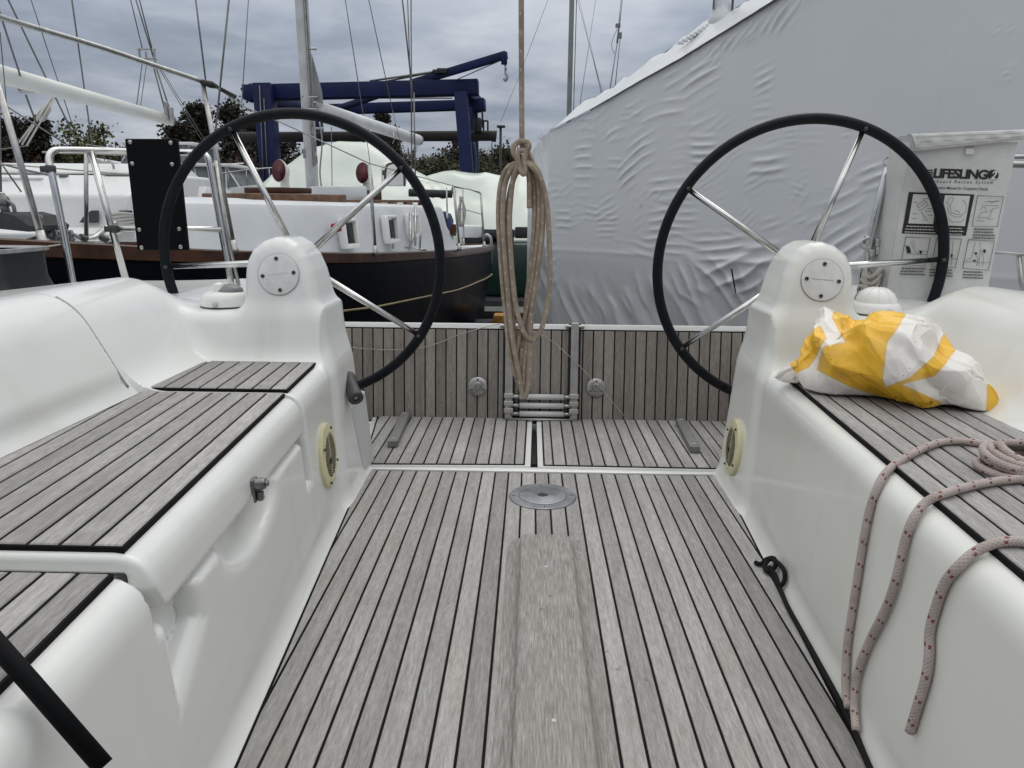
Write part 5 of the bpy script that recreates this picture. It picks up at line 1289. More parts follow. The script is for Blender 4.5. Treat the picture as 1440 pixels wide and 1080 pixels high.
# ------------------------------------------------------------------ motor boats further off
def motorboat(name_label, c, L, sc=1.0, group='motor boats parked beyond the ketch', flip=1):
    r = thing('motor_boat', name_label, 'motorboat', c + np.array([0, 0, -2.3 - c[2]]), group)
    # hull along X
    V = []; N = 14
    for i in range(N):
        t = i / (N - 1); w = 1.25 * min(1, (1 - t) * 2.2 + .02) ** .6; zt = .15 + .45 * t * t; x = (t - .5) * L * flip
        for k, h in ((1.0, zt), (1.0, zt - .12), (.88, -.5), (.35, -1.15), (0, -1.35)): V.append(c + np.array([x + h * .15 * t * flip, -w * k, h]))
        for k, h in ((.35, -1.15), (.88, -.5), (1.0, zt - .12), (1.0, zt)): V.append(c + np.array([x + h * .15 * t * flip, w * k, h]))
    mb = MB(); mb.add(V, grid_mesh(V, N, 9) + [[i * 9 for i in range(N)] + [i * 9 + 8 for i in range(N)][::-1], list(range(9))]); mb.box(c + (0, 0, -1.7), (L * .6, .3, 1.2)); mb.build('hull', WHITEB, r, autosm=45)
    mb = MB(); cb = c + np.array([-.05 * L * flip, 0, 0]); hx = L * .19
    V = [cb + np.array([x * hx * flip, y * wy, z]) for (x, wy, z) in ((-1, .95, .12), (1.5, .8, .25), (.9, .75, .85), (-1, .85, .85)) for y in (-1, 1)]
    mb.add(V, [[0, 2, 4, 6], [1, 7, 5, 3], [2, 3, 5, 4], [0, 6, 7, 1]], False); mb.build('windshield', GLASSG, r)
    mb = MB(); mb.box(cb + (-.05 * hx * flip, 0, .90), (hx * 2.4, 1.9, .08), bev=.03); mb.build('roof', WHITEB, r, autosm=40)
    mb = MB()
    for x, x2 in ((-1, -1), (.0, -.1), (.9, .9), (1.5, .9)):
        for y in (-.86, .86): mb.tube([cb + (x * hx * flip, y, .15), cb + (x2 * hx * flip, y * .94, .88)], .022, 6)
    mb.build('window_post', WHITEB, r)
    mb = MB(); pts = [c + np.array([t * L * .5 * flip, -1.1 * min(1, (1 - t) * 2.2 + .02) ** .6, .62 + .3 * t]) for t in np.linspace(.1, .98, 9)]; mb.tube(pts, .016, 6)
    for p in pts[::2]: mb.tube([p, p - (0, 0, .38)], .012, 6)
    mb.build('bow_rail', STEELD, r)
    mb = MB(); mb.tube([cb + (-.5 * hx, 0, .92), cb + (-.5 * hx, 0, 1.12)], .06, 8); mb.tube([cb + (.5 * hx, 0, .96), cb + (1.1 * hx * flip, 0, 1.0)], .02, 6); mb.build('antenna', WHITEB, r)
motorboat('white motor boat with pale roof, behind the rail legs right of the black board', RY(312, 290, 20.0) + np.array([0, 0, .10]), 4.2)
motorboat('white motor boat almost hidden by the black board, only roof and rail showing', RY(236, 250, 22.0) + np.array([0, 0, -.02]), 4.4, flip=-1)
# bow of another white hull with a teal mark between board and ketch
hb_ = thing('white_hull', 'flared white boat bow with a teal mark just right of the black board', 'boat', RY(262, 294, 9.5) * np.array([1, 1, 0]) + np.array([0, 0, -2.3]))
V = []
for t in np.linspace(0, 1, 9):
    for k in np.linspace(0, 1, 6):
        a = RY(lerp(258, 240, k), lerp(262, 400, k), 9.4); b = RY(lerp(291, 262, k ** 1.3), lerp(262, 400, k), 9.0); p = lerp(a, b, t); V.append(p + np.array([0, .5 * (1 - t) ** 2, 0]))
mb = MB(); mb.add(V, grid_mesh(V, 9, 6)); o_ = mb.build('bow', WHITEB, hb_, autosm=50); sd2 = o_.modifiers.new('solid', 'SOLIDIFY'); sd2.thickness = .3; sd2.offset = -1
mb = MB(); mb.box(RY(270, 316, 8.9), (.05, .03, .12), bev=.005); mb.build('teal_mark', TEAL, hb_)
mb = MB(); mb.box(RY(262, 305, 8.95), (.09, .05, .22), bev=.03); mb.box(RY(266, 295, 8.95), (.02, .02, .04)); mb.build('fender', CANV, hb_, autosm=40)
mb = MB(); 
for x, y in ((275, 296), (262, 277)): mb.box(RY(x, y, 8.9), (.035, .02, .015))
mb.tube([RY(268, 280, 8.9), RY(290, 281, 8.9)], .008, 6); mb.build('hull_fitting', DGREY, hb_)

# ------------------------------------------------------------------ boats under pale green wrap
def wrapped(name, label, pts, Y, dep, m, seed):
    """pts: ridge line as (px, py); the cover falls from it to both sides"""
    nu, nv = 90, 40; P = [RY(x, y, Y) for x, y in pts]; xs = [p[0] for p in P]; zs = [p[2] for p in P]
    X = np.linspace(xs[0], xs[-1], nu); Z = np.interp(X, xs, zs); V = []
    for i in range(nu):
        for j in range(nv):
            t = j / (nv - 1) * 2 - 1; e = 1 - abs(2 * (i / (nu - 1)) - 1) ** 6
            drop = abs(t) ** 1.25; z = lerp(Z[i], min(.3, Z[i] - .4), min(1, drop * 1.6)) if abs(t) < .7 else lerp(min(.3, Z[i] - .4), -1.4, (abs(t) - .7) / .3)
            y = Y + dep * (np.sign(t) * min(abs(t), .75) / .75 - (0 if abs(t) < .75 else np.sign(t) * (abs(t) - .75) * .5))
            V.append((X[i], y, z))
    V = np.array(V); d = (ridged(V * np.array([1.3, 1.1, .7]) + seed, seed) - .5) * .10 + (vnoise(V * 3, seed + 1) - .5) * .05
    V[:, 1] -= d; V[:, 2] += d * .6
    r = thing(name, label, 'boat', (float(X.mean()), Y, -2.3))
    Fc = grid_mesh(None, nu, nv) + [list(range(nv)), [(nu - 1) * nv + k for k in range(nv)]]
    mb = MB(); mb.add(V, Fc); mb.build('wrap', m, r, autosm=50)
    mb = MB(); mb.box((float(X.mean()), Y, -1.75), (abs(xs[-1] - xs[0]) * .5, .5, 1.1)); mb.build('keel', CANV, r)
    return r
wrapped('covered_boat', 'large boat under pale green shrink wrap, peaked behind the mizzen mast', [(360, 262), (392, 240), (440, 208), (478, 199), (520, 200), (552, 222), (600, 246), (650, 280)], 17, 2.2, WRAPG, 3)
wrapped('covered_boat', 'boat under pale green wrap, behind the right leg of the blue lift', [(590, 252), (620, 242), (640, 239), (690, 243), (760, 248)], 19, 2.0, WRAPG, 11)
mb = MB(); 
r = thing('covered_hull', 'navy hull under a grey tarpaulin between the ketch cabin and the green wrapped boats', 'boat', RY(600, 294, 12.5) * np.array([1, 1, 0]) + np.array([0, 0, -2.3]))
a, b = RY(580, 290, 12.6), RY(632, 290, 12.6); mb.box(((a + b) / 2)[0:3] * np.array([1, 1, 0]) + np.array([0, .4, -.2]), (b[0] - a[0], .8, 2.2), bev=.15); mb.build('hull', BLUEC, r, autosm=40)
V = []
for i in range(20):
    for j in range(12):
        p = lerp(RY(575, 262, 12.1), RY(632, 268, 12.1), i / 19); t = j / 11
        V.append(p + np.array([0, t * 1.0, .16 * math.sin(t * PI) - .10 * (1 - t) - .02 * math.sin(i * 1.3 + j)]))
mb = MB(); mb.add(V, grid_mesh(V, 20, 12)); o_ = mb.build('tarpaulin', WRAPG, r, autosm=60); q_ = o_.modifiers.new('solid', 'SOLIDIFY'); q_.thickness = .03
mb = MB(); mb.tube([RY(575, 271, 12.1), RY(636, 273, 12.1)], .06, 8); mb.build('rolled_edge', CANV, r)

# ------------------------------------------------------------------ blue travel lift with its jib
lift = thing('travel_lift', 'dark blue travel lift gantry with a jib arm standing behind the ketch', 'boat lift', RY(500, 294, 23) * np.array([1, 1, 0]) + np.array([0, 0, -2.3]))
def beam(name, a, b, w, h, m=LIFT, parent=lift, up=(0, 0, 1)):
    d = _n(b - a); L = np.linalg.norm(b - a); up = np.array(up, float); s = _n(np.cross(d, up)); u = np.cross(s, d)
    mb = MB(); mb.box((a + b) / 2, (L, w, h), (d, s, u), .015); return mb.build(name, m, parent, autosm=40)
Y1, Y2 = 22.0, 25.0
def leg(px0, py0, px1, py1, Y, w):
    t = RY(px0, py0, Y); b = RY(px1, py1, Y); d = _n(b - t); b = t + d * ((t[2] + 2.29) / -d[2]); return beam('leg', t, b, w, w, up=(0, 1, 0))
leg(371, 118, 383, 262, Y1, .50); leg(648, 130, 659, 270, Y1, .36); leg(445, 145, 455, 262, Y2, .26); leg(664, 152, 667, 270, Y2, .34)
beam('top_beam', RY(345, 131, Y1 + .3), RY(673, 123, Y1 + .3), .5, .40); beam('top_beam', RY(372, 157, Y2 + .3), RY(683, 147, Y2 + .3), .4, .30)
beam('end_bracket', RY(349, 122, Y1), RY(358, 140, Y1), .45, .34); beam('end_bracket', RY(664, 150, Y1 + 1.2), RY(682, 147, Y1 + 1.2), .5, .34)
beam('side_beam', RY(364, 136, Y1), RY(425, 150, Y2), .3, .30); beam('side_beam', RY(655, 128, Y1 + .4), RY(676, 150, Y2), .3, .3)
beam('brace', RY(478, 152, Y2 - .2), RY(540, 131, Y1 + 1.2), .2, .16)
jib = beam('jib', RY(580, 117, Y1 + .6), RY(712, 77, Y1 - .8), .18, .19)
mb = MB(); mb.box(RY(709, 82, Y1 - .8), (.16, .2, .30), bev=.02); mb.build('jib_head', LIFT, jib, autosm=40)
mb = MB(); mb.tube([RY(711, 90, Y1 - .8), RY(711, 101, Y1 - .8)], .035, 6); mb.tube(smooth_path([RY(711, 101, Y1 - .8), RY(713, 108, Y1 - .8), RY(711, 113, Y1 - .8), RY(709, 110, Y1 - .8)], 4), .045, 6); mb.build('hook', STEELD, jib)
mb = MB(); mb.tube([RY(520, 114, Y1 + .2), RY(610, 101, Y1)], .03, 6); mb.tube([RY(540, 115, Y1 + .2), RY(618, 100, Y1)], .025, 6); mb.tube([RY(640, 113, Y1), RY(711, 82, Y1 - .8)], .014, 5); mb.tube([RY(456, 138, Y1 + 1), RY(636, 138, Y1 + 1)], .02, 5); mb.build('hoist_cable', WIRE, lift)
mb = MB(); mb.box(RY(622, 100, Y1), (.30, .2, .14), bev=.03); mb.box(RY(612, 101, Y1), (.14, .2, .10), bev=.02); mb.build('ram_end', BLACK, jib, autosm=40)
mb = MB(); mb.box(RY(672, 176, Y1 + 1), (.22, .3, .40), bev=.05); mb.tube([RY(678, 152, Y1 + 1), RY(679, 180, Y1 + 1)], .03, 6)
for x in (680, 686): mb.tube([RY(x, 170, Y1 + .9), RY(x, 184, Y1 + .9)], .03, 6)
mb.tube([RY(680, 170, Y1 + .9), RY(686, 170, Y1 + .9)], .03, 6); mb.build('hoist_block', BLACK, lift, autosm=40)
mb = MB(); mb.tube([RY(336, 193, Y1 + 1.2), RY(690, 191, Y1 + 1.2), RY(698, 192, Y1 + 1.2)], [.15, .15, .17], 14); mb.build('spreader_pipe', PIPE, lift)
mb = MB()
for x in (412, 640): mb.box(RY(x, 202, Y1 + 1.2), (.16, .2, .22), bev=.02)
mb.build('pipe_bracket', PIPE, lift)
mb = MB(); mb.tube(smooth_path([RY(663, 200, Y1 + .6), RY(661, 225, Y1 + .6), RY(663, 268, Y1 + .6)], 4), .05, 6); mb.tube(smooth_path([RY(666, 200, Y1 + .6), RY(669, 225, Y1 + .6), RY(668, 268, Y1 + .6)], 4), .05, 6); mb.build('hydraulic_hose', HOSE, lift)
mb = MB()
for x, y in ((365, 140), (371, 158)): mb.tube([RY(x, y - 20, Y1 - .3), RY(x + 6, 265, Y1 - .3)], .018, 5)
mb.build('conduit', WIRE, lift)
mb = MB(); mb.box(RY(660, 264, Y1), (.7, .5, .14), bev=.02); mb.box(RY(648, 258, Y1 - .1), (.2, .2, .12), bev=.02); mb.build('foot_plate', LIFT, lift)

# ------------------------------------------------------------------ the shrink-wrapped boat on the right
A_ = np.array([.155, 7.2, 0]); B_ = np.array([2.92, 4.22, 0]); wd = _n(B_ - A_); wn_ = np.array([wd[1], -wd[0], 0]); wn_ = wn_ if wn_[1] < 0 else -wn_
LW = 6.2
wtop = [(766, 188), (800, 171), (831, 155), (904, 113), (960, 82), (1031, 38), (1092, 0), (1200, -70), (1440, -224), (1700, -420)]
tp = [RPL(x, y, A_, wn_) for x, y in wtop]; ts = [(p - A_) @ wd for p in tp]; tz = [p[2] for p in tp]
wrap = thing('wrapped_boat', 'tall boat completely covered in wrinkled white shrink wrap, filling the right background', 'boat', A_ + wd * 3 - wn_ * 1.5 + np.array([0, 0, -2.3]))
NU_, NZ_ = 560, 330
sg_ = np.linspace(0, LW, NU_)[:, None]; tt = np.linspace(0, 1, NZ_)[None, :]
ztop = np.interp(sg_, ts, tz); zz_ = -1.5 + (ztop + 1.5) * tt; sg_ = sg_ + 0 * zz_
zk = .58                                                     # rail height: below it the film tucks in to the hull
inn = np.where(zz_ < zk, -(zk - zz_) * .15 * (1 - np.exp(-(zk - zz_) * 5)), 0)
base = A_ + wd * sg_[..., None] + np.array([0, 0, 1.0]) * zz_[..., None] + wn_ * inn[..., None]
def px_of(P):
    q = (P - CC) @ CM; return 720 + F * q[..., 0] / q[..., 2], 540 - F * q[..., 1] / q[..., 2]
D = np.zeros(zz_.shape)
def wc_(px, py): p = RPL(px, py, A_, wn_); return (p - A_) @ wd, p[2]
rw = random.Random(21)
def cluster(px, py, wpx, hpx, ang, spc, amp, sharp=1.0, seed=0):
    """a patch of heat-shrink wrinkles: parallel ridges inside a soft patch on the film"""
    s0, z0 = wc_(px, py); s1, _ = wc_(px + 10, py); ks_ = abs(s1 - s0) / 10; _, z1 = wc_(px, py + 10); kz_ = abs(z1 - z0) / 10
    hs_, hz = wpx * ks_ / 2, hpx * kz_ / 2; du, dz = sg_ - s0, zz_ - z0
    env = np.exp(-((du / hs_) ** 2) ** 1.6 - ((dz / hz) ** 2) ** 1.6)
    if env.max() < .01: return
    a = math.radians(ang); k = 2 * PI / (spc * kz_)
    w = du / ks_ * kz_
    M_ = env > .01; env, du, dz, w = env[M_], du[M_], dz[M_], w[M_]
    nz = vnoise(np.stack([du * 3 + seed, dz * 3, 0 * du + seed], -1), 40 + seed) - .5
    ph = k * (dz * math.cos(a) + w * math.sin(a)) + nz * 5.5
    loc = vnoise(np.stack([du * 5 + seed * 3, dz * 7, 0 * du], -1), 80 + seed)
    r = (np.abs(np.sin(ph / 2)) ** (1.0 if sharp < 1.5 else .7)); r = 1 - r
    D[M_] += env * (r ** sharp) * amp * np.clip(loc * 1.7 - .25, .1, 1.2)
CL = [(820, 212, 26, 90, 2, 13, .014, 1.6), (822, 262, 22, 50, 0, 12, .008, 1.6), (918, 152, 80, 34, -14, 17, .022, 1.5), (985, 128, 40, 90, -27, 15, .022, 1.5), (960, 108, 50, 30, -30, 14, .015, 1.4), (962, 205, 36, 80, -4, 14, .013, 1.5), (985, 215, 34, 50, 2, 12, .014, 1.4), (888, 185, 60, 26, -25, 14, .012, 1.4), (898, 215, 36, 50, -35, 12, .014, 1.5), (880, 245, 24, 40, -40, 11, .013, 1.5), (857, 190, 22, 20, -38, 10, .008, 1.4),
      (1075, 32, 60, 30, -58, 11, .010, 1.4), (1030, 55, 50, 24, -55, 10, .012, 1.4), (1100, 20, 40, 44, -50, 13, .012, 1.4), (1000, 82, 40, 26, -40, 12, .010, 1.3), (1408, 42, 40, 26, -28, 9, .014, 1.6), (1415, 105, 16, 30, -5, 9, .006, 1.4), (1072, 112, 26, 60, -20, 12, .014, 1.5), (1068, 165, 26, 50, 0, 12, .008, 1.4), (1080, 235, 50, 60, -8, 15, .012, 1.4), (945, 262, 60, 44, -4, 14, .012, 1.4), (950, 305, 46, 70, 4, 11, .012, 1.5), (925, 320, 40, 60, -10, 12, .009, 1.4), (905, 285, 30, 24, 25, 11, .008, 1.4), (1020, 330, 34, 24, -10, 12, .010, 1.4),
      (832, 300, 20, 24, 10, 9, .012, 1.5), (828, 330, 14, 60, 20, 9, .010, 1.6), (855, 300, 36, 20, -30, 10, .008, 1.4), (760, 300, 30, 90, -30, 10, .010, 1.4), (765, 380, 30, 80, -40, 11, .012, 1.4), (1188, 290, 90, 70, -28, 19, .020, 1.5), (1180, 345, 80, 50, -35, 17, .018, 1.4), (1230, 250, 50, 44, -20, 15, .012, 1.4), (1120, 275, 34, 34, -60, 14, .008, 1.4),
      (1040, 385, 90, 50, -28, 24, .035, 1.3), (1075, 360, 60, 36, -15, 20, .030, 1.3), (1000, 400, 90, 70, 48, 22, .024, 1.4), (960, 405, 60, 70, 70, 17, .018, 1.4), (900, 420, 80, 70, 72, 18, .020, 1.4), (850, 430, 90, 60, 66, 16, .016, 1.4), (800, 430, 80, 60, 80, 15, .014, 1.4), (775, 300, 14, 200, 90, 16, .006, 1.4), (1130, 420, 120, 70, 40, 24, .030, 1.3), (1200, 400, 100, 70, 50, 22, .026, 1.3), (925, 350, 80, 30, 5, 12, .010, 1.4), (1010, 350, 60, 40, -8, 14, .018, 1.4)]
for i, c_ in enumerate(CL): cluster(*c_, seed=i)
gz = np.stack([sg_ + 0 * zz_, zz_ * .25 + 0 * sg_, 0 * zz_], -1)
D += (vnoise(gz * 7, 60) - .5) * .006 + (vnoise(gz * 1.3, 61) - .5) * .05 + (vnoise(np.stack([sg_ * 26 + 0 * zz_, zz_ * .3 + 0 * sg_, 0 * zz_], -1), 62) - .5) * .0022
fold = vnoise(np.stack([sg_ * 9 + zz_ * 4, zz_ * 2.0 + 0 * sg_, 0 * zz_], -1), 63)
D += np.clip((.42 - zz_) / .35, 0, 1) * (ridged(np.stack([sg_ * 6.5 + zz_ * 3.5, zz_ * 1.6 + 0 * sg_, 0 * zz_], -1), 64) - .5) * .034
D += .006 * np.exp(-((zz_ - zk) / .02) ** 2) * vnoise(gz * 3, 65)
for _ in range(70):
    cluster(rw.uniform(775, 1250), rw.uniform(150, 345), rw.uniform(10, 34), rw.uniform(14, 46), rw.uniform(-50, 20), rw.uniform(7, 12), rw.uniform(.003, .008), 1.6, seed=int(rw.uniform(100, 999)))
for _ in range(22):
    x_ = rw.uniform(985, 1180); cluster(x_, 58 - (x_ - 1000) * .62 + rw.uniform(8, 24), rw.uniform(14, 30), rw.uniform(16, 34), rw.uniform(-64, -44), rw.uniform(7, 10), rw.uniform(.006, .011), 1.5, seed=int(rw.uniform(100, 999)))
# vertical welded seams in the film
for px in (832, 962, 1075, 1310):
    s0, _ = wc_(px, 250); D += .005 * np.exp(-((sg_ - s0) / .012) ** 2)
Wp = base + wn_ * D[..., None]
me = bpy.data.meshes.new('wrap_side'); me.from_pydata(Wp.reshape(-1, 3).tolist(), [], grid_mesh(None, NU_, NZ_)); me.polygons.foreach_set('use_smooth', [True] * len(me.polygons))
bm = bmesh.new(); bm.from_mesh(me); bmesh.ops.recalc_face_normals(bm, faces=bm.faces)
if sum(f.normal.y for f in list(bm.faces)[:200]) > 0: bmesh.ops.reverse_faces(bm, faces=bm.faces)
bm.to_mesh(me); bm.free(); link('wrap_side', me, WRAP, wrap)
# narrow sloping strip from the edge up to the ridge
rid = [(768, 181), (798, 158), (854, 128), (913, 88), (944, 66), (986, 37), (1003, 23), (1029, 14), (1053, -1), (1120, -42), (1200, -96), (1440, -258), (1700, -460)]
off = .42; nu, nv = 220, 14
rp_ = [RPL(x, y, A_ - wn_ * off, wn_) for x, y in rid]; rs_ = [(p - A_) @ wd for p in rp_]; rz2 = [p[2] for p in rp_]
V = []
for i in range(nu):
    s = LW * i / (nu - 1); z0 = np.interp(s, ts, tz); z1 = max(np.interp(s, rs_, rz2), z0 + .02)
    for j in range(nv):
        t = j / (nv - 1); z = lerp(z0, z1, t); lump = (.035 * (ridged(np.array([[s * 5, t * 2, 0]]), 70)[0] - .3) * t ** 2 + .012 * (vnoise(np.array([[s * 22, t * 4, 1]]), 71)[0] - .5) * (.2 + t))
        e = .018 if j == 0 else 0
        V.append(A_ + wd * s - wn_ * (off * t - e) + np.array([0, 0, z + lump + (.004 if j == 0 else 0)]))
mb = MB(); mb.add(V, grid_mesh(V, nu, nv)); mb.build('wrap_roof', WRAP, wrap)
# far side of the roof and the end face
V = []
for i in range(60):
    s = LW * i / 59; z1 = np.interp(s, rs_, rz2); z0 = np.interp(s, ts, tz); z1 = max(z1, z0 + .02)
    V += [A_ + wd * s - wn_ * off + np.array([0, 0, z1 - .002]), A_ + wd * s - wn_ * (off + 1.5) + np.array([0, 0, z1 - .5]), A_ + wd * s - wn_ * (off + 2.1) + np.array([0, 0, .5]), A_ + wd * s - wn_ * (off + 1.8) + np.array([0, 0, -1.5])]
mb = MB(); mb.add(V, grid_mesh(V, 60, 4)); mb.build('wrap_far_side', WRAP, wrap)
ne, nz2 = 40, 120; V = []
eA, eB = A_.copy(), RY(742, 294, 8.3) * np.array([1, 1, 0])
ed = _n(eB - eA); en = np.array([-ed[1], ed[0], 0]); en = en if en[0] < 0 else -en
Le = np.linalg.norm(eB - eA)
for i in range(ne):
    for j in range(nz2):
        s = i / (ne - 1); zt0 = np.interp(0, ts, tz); ze = lerp(zt0, .95 + (294 - 222) / 1040 * 8.3, s); z = lerp(-1.5, ze, j / (nz2 - 1))
        r_ = (ridged(np.array([[s * 2.5 + z * 2, z * 5 - s * 3, 0]]), 90)[0] - .5) * .05 * math.sin(PI * min(1, s * 1.3 + .02)) ** .5
        tuck = -.0 if z > zk else (zk - z) * .14
        V.append(eA + (eB - eA) * s + en * (r_ * .5 - .0 * tuck) + np.array([0, 0, z]) - (wn_ * tuck) * (1 - s))
mb = MB(); mb.add(V, grid_mesh(V, ne, nz2)); mb.build('wrap_end', WRAP, wrap)
mb = MB(); mb.box(A_ + wd * 3.2 - wn_ * 1.2 + np.array([0, 0, -1.7]), (3.5, .4, 1.2), (wd, wn_, (0, 0, 1))); mb.build('keel', CANV, wrap)
mb = MB(); a, b = RPL(1028, 378, A_ + wn_ * .03, wn_), RPL(1034, 412, A_ + wn_ * .02, wn_); mb.prism([a, a + wd * .012, b + wd * .016 + wn_ * .01, b], wn_ * .006); mb.build('tear', BLACK, wrap)
# mast stepped through the wrap
c = RPL(1013, 20, A_ - wn_ * .40, wn_); mb = MB(); mb.box(c + (0, 0, 4.0), (.105, .15, 8.2), bev=.03); mw = mb.build('mast', MAST, wrap, autosm=40)
mb = MB(); mb.lathe([(.10, -.10), (.085, -.02), (.075, .06), (.07, .10)], c, n=18); mb.build('wrap_collar', WRAP, mw)
mb = MB(); mb.tube([c + (.075, -.06, .0), c + (.085, -.06, 8)], .010, 6); mb.tube([c + (-.07, -.06, .02), c + (-.085, -.06, 8)], .008, 6); mb.build('halyard', WIRE, mw)
mb = MB()
for k in range(9):
    p = c + np.array([-.06 - .03 * k, -.02, -.07 - .018 * k]); mb.box(p, (.05, .05, .022), bev=.008)
mb.build('wrap_lumps', WRAP, wrap, autosm=40)
# bare masts and wires behind it
mst = thing('distant_mast', 'grey aluminium mast rising behind the wrapped boat, next to the tan rope', 'mast', RY(797, 294, 13) * np.array([1, 1, 0]) + np.array([0, 0, -2.3]))
a = RY(797, 294, 13); mb = MB(); mb.tube([np.array([a[0], 13, -2.3]), np.array([a[0], 13, 3]), np.array([a[0] + .01, 13, 12])], .042, 10); mb.build('spar', MASTG, mst)
mb = MB(); mb.tube([np.array([a[0] + .07, 13, -1]), np.array([a[0] + .085, 13, 12])], .007, 5); mb.build('halyard', WIRE, mst)
for w_ in [((808, -15, 12), (848, 134, 9), .005), ((811, -15, 12), (846, 134, 9.2), .003), ((840, -15, 11), (815, 150, 9), .004), ((876, -15, 9), (868, 60, 8.4), .010), ((868, 60, 8.4), (858, 124, 8.2), .006), ((873, 45, 8.4), (865, 122, 8.2), .005), ((776, -15, 20), (741, 79, 20), .006), ((741, 79, 20), (704, 172, 20), .005), ((830, 60, 12), (846, 128, 10), .003)]:
    wire(w_[:2], w_[2], WIRE, mst)
mb = MB(); mb.box(RY(869, 36, 8.3), (.05, .03, .035)); mb.box(RY(872, 50, 8.3), (.035, .03, .06), bev=.006); mb.tube(smooth_path([RY(868, 40, 8.3), RY(860, 62, 8.3), RY(864, 76, 8.3)], 4), .003, 5); mb.build('cleat', WIRE, mst)

# ------------------------------------------------------------------ things on the ground between the boats
tm = thing('timber_stack', 'stack of dark timbers topped by a yellow wedge between the hulls', 'timber', RY(703, 294, 9.6) * np.array([1, 1, 0]) + np.array([0, 0, -2.3]))
c = RY(703, 447, 9.6); mb = MB(); mb.box(c + (0, 0, 0), (.20, .3, .09), taper=(.75, 1)); mb.build('wedge', YEL, tm)
for k in range(6):
    z = c[2] - .05 - .29 * (k + .5); mb = MB(); mb.box((c[0] + (.1 if k % 2 else 0), c[1] + .1, z), (1.0 if k % 2 == 0 else .3, .3 if k % 2 == 0 else 1.0, .285), bev=.01); mb.build('timber', CANV, tm)
gb = thing('green_workboat', 'dark green workboat hull in shade between the ketch and the wrapped boat', 'boat', RY(712, 294, 13) * np.array([1, 1, 0]) + np.array([0, 0, -2.3]))
c = RY(712, 372, 13); mb = MB(); mb.box((c[0], 13.6, c[2] - .1), (1.6, 1.2, .95), bev=.12); mb.build('hull', GREEN, gb, autosm=40)
mb = MB(); mb.box((c[0], 13.0, c[2] - .62), (1.7, 1.0, .10)); mb.box((c[0] - .2, 13.0, c[2] - .95), (1.9, .9, .09)); mb.box((c[0], 13.2, c[2] - 1.2), (1.4, .8, .3)); mb.build('trailer', CANV, gb)
mb = MB(); rz_ = random.Random(4)
for k in range(16): mb.box((c[0] + rz_.uniform(-.75, .75), 13.0 + rz_.uniform(0, .6), c[2] + .42 + rz_.uniform(-.05, .12)), (rz_.uniform(.1, .4), .3, rz_.uniform(.06, .2)), bev=.02)
mb.build('deck_gear', CANV, gb, autosm=40)
pl_ = thing('light_pole', 'thin dark light pole with a flat head among the bare trees', 'light pole', RY(704, 294, 38) * np.array([1, 1, 0]) + np.array([0, 0, -2.3]))
a = RY(704, 178, 38); mb = MB(); mb.tube([np.array([a[0], 38, -2.3]), a], [.09, .06], 8); mb.build('pole', CANV, pl_); mb = MB(); mb.box(a + (.02, 0, 0), (.40, .3, .10), bev=.02); mb.build('lamp_head', CANV, pl_, autosm=40)

# ------------------------------------------------------------------ trees
def bare_tree(seed, h, spread, twig_n, depth=5):
    R = random.Random(seed); T = MB(); Cc = MB()
    def grow(p, d, L, r, lev):
        q = p + d * L; mid = lerp(p, q, .5) + np.array([R.uniform(-1, 1), R.uniform(-1, 1), 0]) * L * .06
        (T if lev < 2 else Cc).tube([p, mid, q], [r, r * .85, r * .7], 6 if lev < 2 else 4, cap=False)
        if lev >= depth:
            for _ in range(twig_n * 2):
                dd = _n(d + np.array([R.gauss(0, .6), R.gauss(0, .6), R.gauss(.15, .5)])); l = L * R.uniform(.5, 1.1)
                s_ = _n(np.cross(dd, [R.gauss(0, 1), R.gauss(0, 1), R.gauss(0, 1)])) * .020
                o = lerp(p, q, R.random()); Cc.add([o - s_, o + s_, o + dd * l + np.array([0, 0, .05 * l])], [[0, 1, 2]], False)
            return
        for _ in range(R.choice((2, 3, 3))):
            dd = _n(d * .9 + np.array([R.gauss(0, spread), R.gauss(0, spread), R.gauss(.18, .22)])); grow(lerp(p, q, R.uniform(.6, 1)), dd, L * R.uniform(.62, .82), r * .58, lev + 1)
    grow(np.zeros(3), np.array([0, 0, 1.0]), h * .26, h * .018, 0)
    return T, Cc
